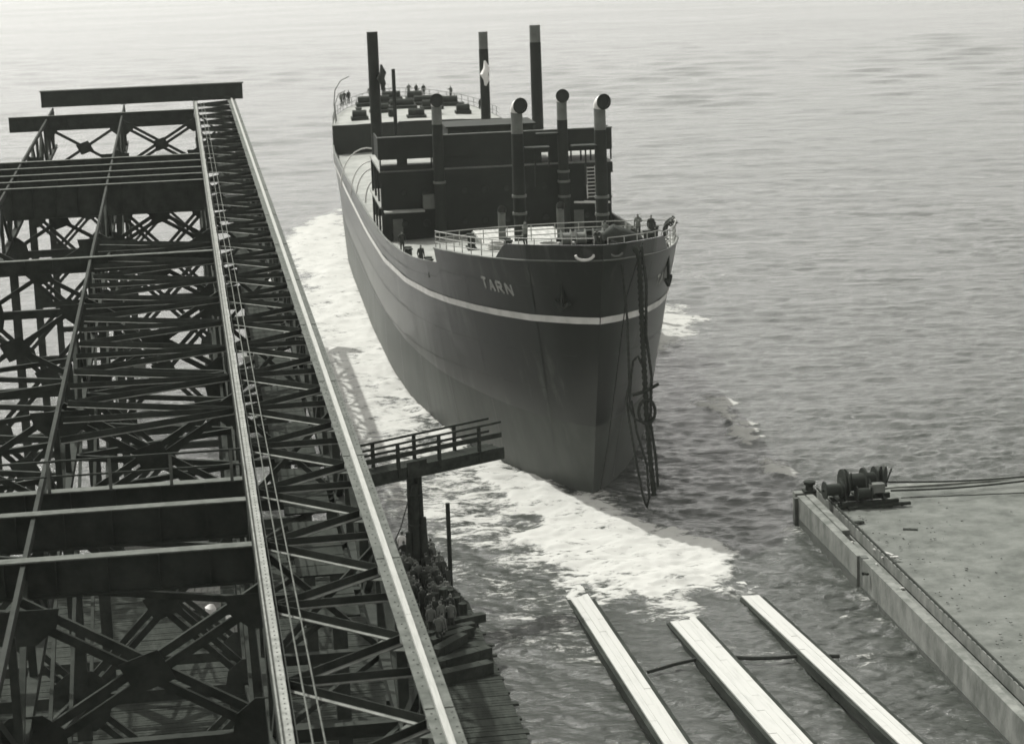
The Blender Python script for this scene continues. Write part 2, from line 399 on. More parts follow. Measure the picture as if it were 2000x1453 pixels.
# plating laps along the sides
for i, zf in enumerate((lambda x: stripez(x) - 2.3, lambda x: stripez(x) - 4.6, lambda x: min(edge(x), stripez(x) + 3) - 1.0)):
    m = MB()
    for sd in (-1, 1): hull_strip(lambda x: zf(x) - .035, lambda x: zf(x) + .035, -2.5, 110, 70, .014, sd, m)
    m.build('plate_lap', 'lap_paint', hull)
for q in (3, 9, 16, 24, 33, 43, 54, 66, 79, 92):
    for sd in (-1, 1):
        m = MB(); zs = np.linspace(-1, edge(q) - .1, 14); vs = []
        for z in zs:
            for dx in (-.05, .05): vs.append((sd * (half(plate_x(q, z) + dx, z) + .016), plate_x(q, z) + dx, z))
        m._add(vs, [((2 * i, 2 * i + 1, 2 * i + 3, 2 * i + 2) if sd < 0 else (2 * i, 2 * i + 2, 2 * i + 3, 2 * i + 1)) for i in range(13)])
        m.build('plate_butt', 'hull_paint', hull)

def deck_mesh(name, x0, x1, mt, dz=0.0, inset=.0, parent=ship, n=30, camber=.25):
    m = MB(); xs = np.linspace(x0, x1, n); vs = []
    for x in xs:
        z = deckz(x) + dz
        x_ = max(x, stem(z) + .05)
        b = max(.02, half(x_, z) - inset)
        for k in (-1, -.5, 0, .5, 1): vs.append((k * b, x_, z + camber * (1 - k * k) * b / 10))
    fs = []
    for i in range(n - 1):
        for k in range(4): fs.append((i * 5 + k, i * 5 + k + 1, (i + 1) * 5 + k + 1, (i + 1) * 5 + k))
    m._add(vs, fs); return m.build(name, mt, parent)
deck_mesh('forecastle_deck', -6.2, FB - .01, 'deck')
deck_mesh('well_deck', FB + .01, PF - .01, 'deck', inset=.05, n=60)
deck_mesh('poop_deck', PF + .01, 148.3, 'deck')
# forecastle and poop bulkheads
def bulkhead(name, x, z0, z1, mt, facing):
    m = MB(); b0 = half(x, z0) - .05; b1 = half(x, z1) - .02
    m.poly([(-b0, x, z0), (b0, x, z0), (b1, x, z1), (-b1, x, z1)], .06, (0, facing, 0)); return m.build(name, mt, ship)
bulkhead('forecastle_bulkhead', FB, 11.6, 13.97, 'hull_paint', 1)
bulkhead('poop_bulkhead', PF, 8.9, 12.35, 'house_paint', -1)
# inner bulwark of the well deck, with stays
for sd in (-1, 1):
    m = MB(); xs = np.linspace(FB + .05, PF - .05, 50); vs = []
    for x in xs:
        for z in (deckz(x), edge(x)): vs.append((sd * (half(x, z) - .12), x, z))
        vs.append((sd * (half(x, edge(x)) + .06), x, edge(x) + .02))
    fs = []
    for i in range(49):
        fs += [(3 * i, 3 * i + 1, 3 * i + 4, 3 * i + 3), (3 * i + 1, 3 * i + 2, 3 * i + 5, 3 * i + 4)]
    m._add(vs, [f if sd < 0 else f[::-1] for f in fs]); bw_ = m.build('bulwark', 'mid_paint', ship)
    st = MB(); st.poly([(0, 0, 0), (-.5 * sd, 0, 0), (0, 0, 1.1)], .05, (0, 1, 0)); me = st.mesh('bulwark_stay', 'mid_paint')
    for x in np.arange(16, 116, 2.6): link('bulwark_stay', me, bw_, loc=(sd * (half(x, edge(x)) - .14), x, deckz(x)))
# bow bulwark with sloping ends
for sd in (-1, 1):
    xs = list(np.linspace(-6.1, 1.8, 18)); hs = [.95 if x < 0.6 else .95 * (1.8 - x) / 1.2 + .02 for x in xs]; m = MB(); vs = []
    for x, h in zip(xs, hs):
        z = edge(x); z1 = z + h; xa = max(x, stem(z)); xb = xa - .3 * h * max(0, 1 - (xa + 6.3) / 8)
        b = half(xa, z); bo = half(xa, z) + .12 * h
        if x == xs[0]: b = bo = .0; xb = stem(z1) + .02; xa = stem(z)
        vs += [(sd * b, xa, z - .03), (sd * bo, xb, z1), (sd * max(0, bo - .1), xb + .08, z1), (sd * max(0, b - .1), xa + .08, z)]
    fs = []
    for i in range(len(xs) - 1):
        a = 4 * i; b = a + 4; fs += [(a, b, b + 1, a + 1), (a + 1, b + 1, b + 2, a + 2), (a + 2, b + 2, b + 3, a + 3)]
    m._add(vs, [f if sd < 0 else f[::-1] for f in fs]); m.build('bow_bulwark', 'hull_paint', ship)
# rubbing line at the deck edge
m = MB()
for sd in (-1, 1):
    m.tube([(sd * (half(max(x, stem(edge(x))), edge(x)) + .02), max(x, stem(edge(x))), edge(x) - .02) for x in np.linspace(-6.2, 12.9, 28)], .06, 5)
m.build('deck_edge_moulding', 'mid_paint', ship)

def railing(name, pts, h=1.05, bars=3, mt='rail_paint', parent=ship, r=.035, step=1.6, plan=None):
    m = MB(); pts = [Vector(p) for p in pts]
    for k in range(bars):
        zz = h * (k + 1) / bars; m.tube([p + Vector((0, 0, zz)) for p in pts], r, 5)
    o = m.build(name, mt, parent)
    sm = MB(); sm.tube([(0, 0, 0), (0, 0, h)], r, 5); me = sm.mesh('stanchion', mt)
    acc = 0.0; last = pts[0]; link('stanchion', me, o, loc=pts[0])
    for a, b in zip(pts[:-1], pts[1:]):
        L = (b - a).length; d = step - acc
        while d <= L:
            link('stanchion', me, o, loc=a.lerp(b, d / L)); d += step
        acc = (L - (d - step)) if L >= 0 else acc
        acc = L - (d - step)
    return o
for sd in (-1, 1):
    xs = np.linspace(.9, FB - .1, 12)
    railing('railing', [(sd * (half(x, edge(x)) - .12), x, edge(x)) for x in xs], 1.1, 3)
    railing('railing', [(sd * (half(x, edge(x)) - .12), x, edge(x)) for x in np.linspace(-5.6, .6, 9)], 1.3, 2, r=.03)
xb_ = half(FB, edge(FB)) - .15
railing('railing', [(e, FB - .12, deckz(FB) + .25 * (1 - (e / xb_) ** 2) * xb_ / 10) for e in np.linspace(-xb_, xb_, 9)], 1.05, 3)
# poop rail
pts = [(-(half(x, edge(x)) - .15), x, edge(x)) for x in np.linspace(119, 148, 22)] + [((half(x, edge(x)) - .15), x, edge(x)) for x in np.linspace(148, 119, 22)]
railing('railing', pts, 1.05, 2, mt='mid_paint', step=2.2)
# davit hoop at the stern quarter
m = MB(); m.tube([(-9.0, 121, 12.3), (-9.1, 121, 14.5), (-8.9, 121.3, 16), (-8.2, 121.8, 17), (-7.2, 122.2, 17.4)], .06, 6)
m.tube([(-8.8, 123, 12.3), (-8.9, 123, 14.3), (-8.4, 123.3, 15.4), (-7.6, 123.6, 15.7)], .05, 6); m.build('davit', 'mid_paint', ship, True)

# ---- ship's name on the starboard bow, in strokes laid on the shell
STROKES = {'T': [((0, 1), (1, 1)), ((.5, 0), (.5, 1))], 'A': [((0, 0), (.5, 1)), ((.5, 1), (1, 0)), ((.2, .38), (.8, .38))],
           'R': [((0, 0), (0, 1)), ((0, 1), (.8, .95)), ((.8, .95), (.85, .55)), ((.85, .55), (0, .5)), ((.4, .5), (1, 0))],
           'N': [((0, 0), (0, 1)), ((0, 1), (1, 0)), ((1, 0), (1, 1))]}
def bow_letters(side, x_first, dirx):
    lh = .68; lw = .6
    for i, ch in enumerate('TARN'):
        m = MB()
        for (a, b), (c, d) in STROKES[ch]:
            def pt(u, v):
                x = x_first + dirx * (i * .96 + u * lw); z = 12.62 + v * lh
                return Vector((side * (half(x, z) + .025), x, z))
            p0, p1 = pt(a, b), pt(c, d)
            nrm = Vector((side, -.45, -.1))
            m.bar(p0, p1, .16, .02, nrm)
        m.build('letter_' + ch.lower(), 'letter_paint', hull)
bow_letters(-1, 4.6, -1)
bow_letters(1, 1.2, 1)

# ---- anchor gear, hawse pipes, fairleads
def anchor(side, x, z, name='anchor'):
    b = half(x, z); o = MB()
    c = Vector((side * (b + .14), x, z)); n = Vector((side, -.45, 0)).normalized(); t = Vector((.45 * side, 1, 0)).normalized() * (1)
    o.bar(c + Vector((0, 0, .9)), c - Vector((0, 0, .9)), .18, .16, n)
    o.bar(c - Vector((0, 0, .85)) - t * .75 + Vector((0, 0, .35)), c - Vector((0, 0, 1.0)), .2, .18, n)
    o.bar(c - Vector((0, 0, .85)) + t * .75 + Vector((0, 0, .35)), c - Vector((0, 0, 1.0)), .2, .18, n)
    o.tube([c + Vector((0, 0, .9)) + t * .25 * math.cos(a) + Vector((0, 0, .25 + .25 * math.sin(a))) for a in np.linspace(0, 6.28, 12)], .05, 5)
    o.build(name, 'dark_steel', ship)
    hp = MB(); q = c + Vector((0, 0, 1.25)) - n * .1
    hp.tube([q + (t * math.cos(a) + Vector((0, 0, 1)) * math.sin(a)) * .42 for a in np.linspace(0, 2 * math.pi, 17)], .1, 6); hp.build('hawse_pipe', 'hull_paint', ship, True)
anchor(-1, -3.3, 13.35); anchor(1, 3.5, 13.3)
m = MB(); q = Vector((-.0, -6.2, 16.9))
m.tube([Vector((-1.0, -5.5, 16.0)) + Vector((.55 * math.cos(a), -.25, .32 * math.sin(a))) for a in np.linspace(math.pi, 2 * math.pi, 9)], .09, 6)
m.build('fairlead', 'pale_paint', ship, True)
m = MB(); m.tube([Vector((.9, -5.4, 16.0)) + Vector((.35 * math.cos(a), -.25, .2 * math.sin(a))) for a in np.linspace(math.pi, 2 * math.pi, 9)], .07, 6); m.build('fairlead', 'mid_paint', ship, True)
# windlass, bitts and coils on the forecastle
def windlass():
    w = MB(); z = deckz(1) + .2
    w.box((.8, 1.5, z + .2), (4.2, 1.8, .4)); w.build('windlass', 'dark_steel', ship)
    w = ship.children[-1] if False else None
windlass()
wl = [c for c in ship.children if c.name.startswith('windlass')][0]
for e in (-1.0, -.1, 1.0, 2.4):
    m = MB(); z = deckz(1) + .95; m.tube([(e - .3, 1.5, z), (e - .25, 1.5, z), (e + .25, 1.5, z), (e + .3, 1.5, z)], [.62, .4, .4, .62], 14); m.build('drum', 'mid_paint', wl, True)
m = MB(); m.tube([(-1.6, 1.5, deckz(1) + .95), (3.0, 1.5, deckz(1) + .95)], .14, 8); m.box((.8, 2.2, deckz(1) + .9), (2.2, .5, .9)); m.build('shaft', 'dark_steel', wl)
def bitts(e, x, z, h=.8, r=.2):
    m = MB(); m.box((e, x, z + .06), (.6, 1.7, .12))
    for d in (-.5, .5): m.tube([(e, x + d, z), (e, x + d, z + h), (e, x + d, z + h + .02), (e, x + d, z + h + .12)], [r, r, r + .07, r + .07], 10)
    return m.build('bitts', 'dark_steel', ship, True)
for e, x in ((-4.3, 4), (4.6, 4), (-6, 9.5), (6, 9.5)): bitts(e, x, deckz(x) + .1)
for e, x in ((-8.0, 19), (-8.6, 29), (8.2, 22)): bitts(e, x, deckz(x) + .05, 1.0, .24)
for e, x, r in ((-1.6, 5.0, .7), (-4.6, 7.6, .55), (.6, 5.2, .6), (2.6, -1.2, .6), (3.3, 6.4, .7)):
    m = MB(); z = deckz(x) + .22
    for k in range(4): m.tube([(e + (r - .02 * k) * math.cos(a), x + (r - .02 * k) * math.sin(a), z + .1 * k) for a in np.linspace(0, 2 * math.pi, 15)], .07, 5)
    o_ = m.build('rope_coil', 'pale_timber', None, True); o_.location = SB; o_.rotation_euler = (0, 0, SHIP_A)
    tag(o_, {5.0: 'coil of pale rope on the forecastle deck before the left kingpost', 7.6: 'coil of pale rope near the left rail of the forecastle', 5.2: 'coil of pale rope behind the windlass on the forecastle', -1.2: 'coil of pale rope near the tip of the bow', 6.4: 'coil of pale rope beside the right kingpost on the forecastle'}[x], 'rope coil', 'rope coils on the forecastle')
# low tarpaulin-covered gear amidships forward
m = MB(); m.tube([(e, -1.0 + .25 * e * 0, deckz(0) + .3 + h) for e, h in ((.9, 1.0), (1.5, 1.25), (2.2, .9), (3.0, .5), (3.7, .1))], [.25, .5, .55, .5, .2], 9); m.build('tarpaulin', 'coat', ship, True)

# ---- kingposts and ventilators
def cowl(m, top, r, face=(0, -1, 0)):
    top = Vector(top); f = Vector(face).normalized()
    pts = [top]; rs = [r]
    for a in np.linspace(0, math.pi / 2, 6)[1:]:
        pts.append(top + Vector((0, 0, r * 1.1 * math.sin(a))) + f * (r * 1.15 * (1 - math.cos(a)))); rs.append(r * (1 + .12 * a / 1.57))
    pts.append(pts[-1] + f * r * .35); rs.append(r * 1.18)
    m.tube(pts, rs, 14, cap=False); return pts[-1], r * 1.18, f
def kingpost(e, x, z0, z1, r, plat=None, cow=True, pale_top=True, face=(.35, -1, 0), bands=(), mt='house_paint', name='kingpost'):
    m = MB(); m.tube([(e, x, z0), (e, x, z1 - 1.5 if pale_top else z1)], [r * 1.06, r], 16)
    k = m.build(name, mt, ship, True)
    if pale_top:
        m = MB(); m.tube([(e, x, z1 - 1.5), (e, x, z1)], r * .97, 16); m.build('pale_top', 'mid_paint', k, True)
    if cow:
        m = MB(); c, rr, f = cowl(m, (e, x, z1 - .02), r * 1.0, face); m.build('cowl', 'pale_paint', k, True)
        m = MB(); c2 = c - f * .12; a = f.cross(Vector((0, 0, 1))).normalized(); b = f.cross(a)
        m.poly([c2 + (a * math.cos(t) + b * math.sin(t)) * rr * .93 for t in np.linspace(0, 2 * math.pi, 15)[:-1]], .03, f); m.build('cowl_mouth', 'hair', k)
        m = MB(); m.tube([c + (a * math.cos(t) + b * math.sin(t)) * rr for t in np.linspace(0, 2 * math.pi, 17)], .06, 6); m.build('cowl_rim', 'dark_steel', k, True)
    if plat:
        m = MB(); m.box((e + plat[0], x - .2, z1 - 2.5), (1.7, 1.0, .1)); m.bar((e + plat[0] * .9, x - .2, z1 - 2.5), (e + plat[0] * .9, x - .1, z1 - 5.2), .1, .1); m.build('platform', 'dark_steel', k)
    for z in bands:
        m = MB(); m.tube([(e, x, z - .09), (e, x, z + .09)], r * 1.22, 16); m.build('band', 'mid_paint', k, True)
    return k
kingpost(-1.55, 19.0, 11, 22.2, .42, plat=(1.3,), bands=(15.2, 16.4))
kingpost(4.05, 18.0, 11, 22.3, .42, plat=(-1.2,), bands=(15.0, 16.2))
kingpost(-4.75, 43.5, 9.5, 20.7, .42, cow=True, pale_top=True, bands=(14.6,), face=(0, -1, 0))
kingpost(5.25, 43.5, 9.5, 20.6, .42, plat=(-1.3,), cow=True, face=(0, -1, 0), bands=(13.0, 14.2, 15.0))
kingpost(-8.2, 64, 9.5, 25.5, .48, pale_top=False, cow=False)
kingpost(1.75, 66, 12, 25.0, .42, pale_top=True, cow=False)
kingpost(6.4, 66, 12, 25.4, .50, pale_top=True, cow=False)
kingpost(-6.8, 60, 9.5, 22.5, .16, pale_top=False, cow=False, name='pole')
for e, x, h in ((-3.0, 17.5, 2.0), (.9, 16.5, 2.2)):
    m = MB(); z = deckz(12); m.tube([(e, x, 12), (e, x, z + h - .6)], .26, 12); cowl(m, (e, x, z + h - .6), .26, (0, -1, 0)); m.build('ventilator', 'mid_paint', ship, True)

# ---- bridge house
FR = 45.0; BZ = 9.4
house = MB()
house.box((0, FR + 6.1, 12.3), (15.6, 12, 6.2))
hs = house.build('bridge_house', 'house_paint', ship)
def slab(name, c, d, mt, parent=hs): m = MB(); m.box(c, d); return m.build(name, mt, parent)
slab('house_front', (0, FR - .1, 12.3), (18.6, .2, 6.1), 'house_paint')
slab('boat_deck', (0, FR + 6.05, 15.45), (18.7, 12, .2), 'deck')
slab('front_fascia', (0, FR - .25, 15.0), (18.9, .1, .85), 'house_paint')
slab('bridge_deck', (0, FR + 2.5, 16.55), (18.8, 5.0, .16), 'deck')
slab('bridge_dodger', (-.0, FR - .1, 17.3), (18.9, .12, 1.75), 'house_paint')
slab('dodger_cap', (-.0, FR - .1, 18.2), (19.0, .26, .08), 'mid_paint')
for sd in (-1, 1):
    slab('dodger_side', (sd * 9.4, FR + 2.2, 17.3), (.1, 4.5, 1.7), 'house_paint')
    slab('side_deck', (sd * 8.6, FR + 6.2, 12.55), (1.7, 12, .14), 'deck')
    for k in range(4): m = MB(); m.bar((sd * 9.25, FR + .4 + k * 3.6, deckz(FR) - .1), (sd * 9.25, FR + .4 + k * 3.6, 15.4), .16, .16); m.build('side_pillar', 'house_paint', hs)
# chart house set back on the bridge and its windows
slab('wheelhouse', (0, FR + 5, 17.5), (7.0, 4.5, 1.9), 'house_paint')
slab('wheelhouse_roof', (0, FR + 5, 18.5), (7.4, 5.0, .12), 'house_paint')
for k in range(7):
    slab('window_pane', (-2.7 + k * .9, FR + 2.73, 17.9), (.62, .04, .6), 'glass')
# open gap under the wings: posts between fascia and dodger
for e in (-9.3, -7.9, -7.2, -5.2, 5.3, 6.1, 6.9, 7.7, 8.5, 9.35):
    m = MB(); m.bar((e, FR - .1, 15.6), (e, FR - .1, 16.5), .12, .12); m.build('wing_post', 'house_paint', hs)
slab('wing_screen', (-.7, FR - .05, 16.05), (8.8, .1, .95), 'house_paint')
slab('wing_screen', (4.75, FR - .05, 16.05), (1.0, .1, .95), 'house_paint')
slab('wing_screen', (-7.55, FR - .05, 16.05), (.7, .1, .95), 'house_paint')
slab('wing_screen', (-7.3, FR - .08, 15.75), (4.1, .1, .4), 'house_paint')
# portholes and doors in the front
pm = MB(); pm.tube([(.27 * math.cos(t), 0, .27 * math.sin(t)) for t in np.linspace(0, 2 * math.pi, 13)], .05, 5); pm.poly([(.26 * math.cos(t), .02, .26 * math.sin(t)) for t in np.linspace(0, 2 * math.pi, 11)[:-1]], .02, (0, 1, 0), 1)
pme = pm.mesh('porthole', ['dark_steel', 'hair'])
for z in (11.2, 13.7):
    for e in (-7.5, -5.8, -2.6, -1.0, .8, 2.4, 3.9, 7.3): link('porthole', pme, hs, loc=(e, FR - .23, z))
slab('door', (-8.1, FR - .23, 10.7), (.8, .06, 1.9), 'mid_paint'); slab('door', (6.6, FR - .23, 10.7), (.8, .06, 1.9), 'mid_paint')
# ladders on the right of the front and on the left side
def ladder(name, p0, p1, w, n, mt='pale_paint', parent=hs):
    m = MB(); p0 = Vector(p0); p1 = Vector(p1); sdv = Vector((w / 2, 0, 0))
    for s_ in (-1, 1): m.bar(p0 + sdv * s_, p1 + sdv * s_, .07, .16)
    o = m.build(name, mt, parent)
    tm = MB(); tm.box((0, 0, 0), (w, .28, .05)); me = tm.mesh('tread', mt)
    for k in range(n): link('tread', me, o, loc=p0.lerp(p1, (k + .5) / n))
ladder('ladder', (6.4, FR - 1.8, 12.5), (8.7, FR - .6, 12.2), .8, 6)
ladder('ladder', (7.6, FR - .8, 12.6), (7.6, FR - .5, 15.2), .7, 9)
ladder('ladder', (8.3, FR - 1.4, 9.9), (8.3, FR - .6, 12.2), .8, 9)
slab('landing', (-7.6, FR - .9, 12.35), (3.2, 1.3, .12), 'deck')
slab('locker', (-5.6, FR - .7, 13.0), (.9, .8, 1.1), 'mid_paint')

# after house, funnel casing and boat gear
slab('after_house', (0, 66, 10.9), (14.5, 14, 3.0), 'house_paint')
slab('casing_top', (0, 66, 12.45), (15.0, 14.4, .12), 'deck')
# hoops over the left side deck
for dx, r in ((0, 1.1), (1.6, 1.75), (3.4, 2.0), (6.5, 2.6)):
    m = MB(); m.tube([(-8.0 + r * math.cos(a), 70 + dx * 2, 9.8 + (r + 1.0) * math.sin(a)) for a in np.linspace(0, math.pi, 15)], .07, 6); m.build('boat_hoop', 'pale_paint', ship, True)
# hatches and winches in the wells
for x, L in ((30, 11), (100, 13)):
    m = MB(); z = deckz(x); m.box((0, x, z + .6), (6.4, L, 1.2)); h_ = m.build('hatch_coaming', 'mid_paint', ship)
    for k in range(int(L)):
        m = MB(); m.box((0, x - L / 2 + .5 + k, z + 1.25), (6.2, .96, .1)); m.build('hatch_board', 'pale_timber', h_)
# gear on the poop
for e, x in ((-6, 127), (-2.5, 124), (3, 124.5), (6, 128)): bitts(e, x, deckz(x), .9, .3)
for e, x, s_ in ((-1.0, 143, 2.2), (1.8, 142, 1.8), (-4.2, 138, 2.4), (2.5, 136, 2.6), (5.2, 134, 2.0), (-.5, 133, 2.8), (-2.4, 138.5, 1.6), (-6.2, 122.5, 1.6), (-3.4, 129, 2.0), (2.8, 130.5, 2.2), (5.8, 124, 1.5), (.2, 121.5, 1.8)):
    m = MB(); z = deckz(x) + .1; m.box((e, x, z + .2), (s_ * 1.2, s_, .4)); m.tube([(e - s_ * .5, x, z + .7), (e + s_ * .5, x, z + .7)], .45, 10); m.build('deck_winch', 'dark_steel', ship)

# ---- hanging chains and ropes at the bow
def hang(name, pts, r, label, mt='rope', n=7, lumps=0.0, cat='rope'):
    P_ = [V(shipw(*p)) for p in pts]; out = []; rs = []
    for a, b in zip(P_[:-1], P_[1:]):
        k = max(2, int((b - a).length / .18))
        for i in range(k): out.append(a.lerp(b, i / k))
    out.append(P_[-1]); rs = [r * (1 + lumps * (1 if i % 2 else -1)) for i in range(len(out))]
    o = MB().tube(out, rs, n).build(name, mt, None, True); return tag(o, label, cat)
X0 = -5.2
hang('anchor_chain', [(2.1, X0 + .4, 16.2), (2.35, X0 + .1, 15.6), (2.4, X0, 12), (2.5, X0, 8), (2.6, X0 + .1, 5.5), (2.75, X0, 3), (2.9, X0, 1.1)], .16, 'thick dark chain hanging down the right of the bow', 'dark_steel', lumps=.2, cat='chain')
hang('mooring_rope', [(2.5, X0 + .2, 16.2), (2.72, X0 + .05, 14), (2.62, X0, 11), (2.9, X0, 8.4), (2.78, X0, 5.6), (3.05, X0, 3.4), (3.15, X0, 1.6)], .09, 'dark rope running close beside the thick bow chain', lumps=.1)
hang('looped_rope', [(1.3, X0 + .1, 15.2), (1.5, X0 - .1, 12), (1.55, X0, 8), (1.35, X0, 7), (1.6, X0, 5), (1.9, X0, 3), (2.2, X0, 1.2), (2.45, X0, .35), (2.6, X0, 1.0), (2.5, X0, 3.0), (1.95, X0, 5.0), (1.65, X0, 7)], .075, 'thin dark rope hanging in a long loop left of the bow chain', lumps=.12)
hang('rope_ring', [(2.55 + .5 * math.cos(a), X0 - .1, 6.3 + .75 * math.sin(a)) for a in np.linspace(0, 2 * math.pi, 15)], .10, 'dark rope ring knotted on the bow chain', lumps=.1)
hang('rope_bight', [(2.4 - .0, X0 - .05, 5.6), (1.8, X0 - .1, 5.9), (1.5, X0 - .1, 6.6), (1.65, X0, 8.4), (1.8, X0 - .05, 9.4), (2.1, X0 - .05, 9.7), (2.3, X0 - .05, 9.2)], .07, 'rope bight with a hook between the two hanging lines at the bow', lumps=.1)
hang('timber_toggle', [(1.7, X0 - .1, 7.35), (2.5, X0 - .15, 7.55), (3.3, X0 - .15, 7.95)], .10, 'short wooden toggle stuck crosswise through the bow chain', 'timber', cat='toggle')
hang('hawser', [(2.6, X0 + .3, 16.4), (1.7, -4.0, 13.0), (.5, -3.2, 4.0), (.32, -1.0, .6)], .035, 'thin wire hanging beside the stem of the ship', cat='wire')

# ------------------------------------------------------------ people
def person_mesh(name, joints, bones, radii, cloth='coat', legs='coat'):
    me = bpy.data.meshes.new(name + '_sk'); names = list(joints); idx = {n: i for i, n in enumerate(names)}
    me.from_pydata([joints[n] for n in names], [(idx[a], idx[b]) for a, b in bones], [])
    o = bpy.data.objects.new('tmp', me); COL.objects.link(o)
    sk = o.modifiers.new('s', 'SKIN'); sk.use_smooth_shade = True
    for n in names:
        r = radii[n]; d = me.skin_vertices[0].data[idx[n]]; d.radius = r if isinstance(r, tuple) else (r, r); d.use_root = (n == 'pelvis')
    o.modifiers.new('u', 'SUBSURF').levels = 1
    dg = bpy.context.evaluated_depsgraph_get(); out = bpy.data.meshes.new_from_object(o.evaluated_get(dg))
    bpy.data.objects.remove(o); out.name = name
    for k in (cloth, legs, 'skin', 'hair'): out.materials.append(MATS[k])
    hd = Vector(joints['head']); nk = Vector(joints['neck']); up = (hd - nk).normalized(); pel = joints['pelvis'][2]
    fwd = Vector((0, -1, 0)); hands = [Vector(joints[k]) for k in ('handL', 'handR')]
    for p in out.polygons:
        c = p.center; p.use_smooth = True
        d = (c - nk).dot(up)
        if d > .03 and (c - hd).length < .3:
            p.material_index = 3 if ((c - hd).dot(up) > .03 or (c - hd).dot(fwd) < -.01 and (c - hd).dot(up) > -.06) else 2
        elif min((c - h).length for h in hands) < .11: p.material_index = 2
        elif c.z < pel - .04: p.material_index = 1
        else: p.material_index = 0
    return out
BONES = [('pelvis', 'waist'), ('waist', 'chest'), ('chest', 'neck'), ('neck', 'chin'), ('chin', 'head'), ('head', 'crown'), ('chest', 'shL'), ('shL', 'elL'), ('elL', 'wrL'), ('wrL', 'handL'),
         ('chest', 'shR'), ('shR', 'elR'), ('elR', 'wrR'), ('wrR', 'handR'), ('pelvis', 'hipL'), ('hipL', 'knL'), ('knL', 'anL'), ('anL', 'toeL'), ('pelvis', 'hipR'), ('hipR', 'knR'), ('knR', 'anR'), ('anR', 'toeR'), ('wrL', 'thL'), ('wrR', 'thR')]
RAD = dict(pelvis=(.15, .12), waist=(.15, .115), chest=(.18, .125), neck=.06, chin=.065, head=(.085, .1), crown=.06, shL=.075, elL=.055, wrL=.036, handL=.04, thL=.016, shR=.075, elR=.055, wrR=.036, handR=.04, thR=.016,
           hipL=.1, knL=.07, anL=.05, toeL=.04, hipR=.1, knR=.07, anR=.05, toeR=.04)
def pose(**k):
    j = dict(pelvis=(0, 0, .93), waist=(0, 0, 1.08), chest=(0, .01, 1.32), neck=(0, 0, 1.47), chin=(0, -.02, 1.53), head=(0, -.02, 1.62), crown=(0, -.01, 1.71),
             shL=(-.19, 0, 1.40), elL=(-.25, .03, 1.12), wrL=(-.24, -.06, .87), handL=(-.23, -.09, .77), thL=(-.2, -.12, .82), shR=(.19, 0, 1.40), elR=(.25, .03, 1.12), wrR=(.24, -.06, .87), handR=(.23, -.09, .77), thR=(.2, -.12, .82),
             hipL=(-.09, 0, .86), knL=(-.1, -.02, .48), anL=(-.1, .02, .08), toeL=(-.11, -.15, .035), hipR=(.09, 0, .86), knR=(.1, -.02, .48), anR=(.1, .02, .08), toeR=(.11, -.15, .035))
    j.update(k); return j
PM = {}
PM['stand'] = person_mesh('person_standing', pose(), BONES, RAD)
PM['stand2'] = person_mesh('person_standing_arm', pose(elR=(.3, -.12, 1.2), wrR=(.18, -.32, 1.3), handR=(.14, -.4, 1.36), thR=(.1, -.36, 1.34), knL=(-.12, -.08, .48)), BONES, RAD, 'grey_coat')
PM['lean'] = person_mesh('person_leaning', pose(waist=(0, -.08, 1.06), chest=(0, -.26, 1.24), neck=(0, -.4, 1.33), chin=(0, -.46, 1.35), head=(0, -.52, 1.41), crown=(0, -.56, 1.49),
    shL=(-.19, -.32, 1.28), elL=(-.24, -.5, 1.08), wrL=(-.2, -.68, 1.1), handL=(-.18, -.78, 1.1), thL=(-.14, -.74, 1.13), shR=(.19, -.32, 1.28), elR=(.24, -.5, 1.08), wrR=(.2, -.68, 1.1), handR=(.18, -.78, 1.1), thR=(.14, -.74, 1.13)), BONES, RAD)
PM['crouch'] = person_mesh('person_crouching', pose(pelvis=(0, .12, .48), waist=(0, .06, .64), chest=(0, -.1, .85), neck=(0, -.2, .98), chin=(0, -.25, 1.02), head=(0, -.29, 1.10), crown=(0, -.31, 1.19),
    shL=(-.19, -.14, .92), elL=(-.24, -.3, .68), wrL=(-.16, -.5, .62), handL=(-.12, -.58, .58), thL=(-.09, -.54, .63), shR=(.19, -.14, .92), elR=(.24, -.3, .68), wrR=(.16, -.5, .62), handR=(.12, -.58, .58), thR=(.09, -.54, .63),
    hipL=(-.1, .1, .44), knL=(-.16, -.3, .5), anL=(-.12, -.05, .08), toeL=(-.13, -.22, .035), hipR=(.1, .1, .44), knR=(.16, -.3, .5), anR=(.12, -.05, .08), toeR=(.13, -.22, .035)), BONES, RAD)
for nm, c0, c1, hr in (('a', 'coat', 'coat', 'grey_coat'), ('b', 'grey_coat', 'coat', 'mid_paint'), ('c', 'coat', 'grey_coat', 'hair'), ('d', 'mid_paint', 'coat', 'hair')):
    for src in ('stand', 'stand2'):
        q_ = PM[src].copy(); q_.materials[0] = MATS[c0]; q_.materials[1] = MATS[c1]; q_.materials[3] = MATS[hr]; PM[src + nm] = q_
def person(kind, w, rz, label, group, s=1.0):
    o = link('person', PM[kind]); o.location = V(w); o.rotation_euler = (0, 0, rz); o.scale = (s, s, s); return tag(o, label, 'person', group)
def fdz(x, e): return deckz(x) + .25 * (1 - (e / max(.5, half(x, deckz(x)))) ** 2) * half(x, deckz(x)) / 10
def deck_person(kind, e, x, rz, label, group): return person(kind, shipw(e, x, fdz(x, e)), rz, label, group)
G1 = 'crew on the forecastle'
deck_person('stand', 5.6, 8.2, .4, 'person in dark clothes standing upright at the right forecastle rail', G1)
deck_person('lean', 7.0, 10.6, 1.3, 'person leaning out over the rail at the right end of the forecastle', G1)
deck_person('lean', 6.8, 9.2, 1.6, 'person bending over the right rail, next to the outermost leaning one', G1)
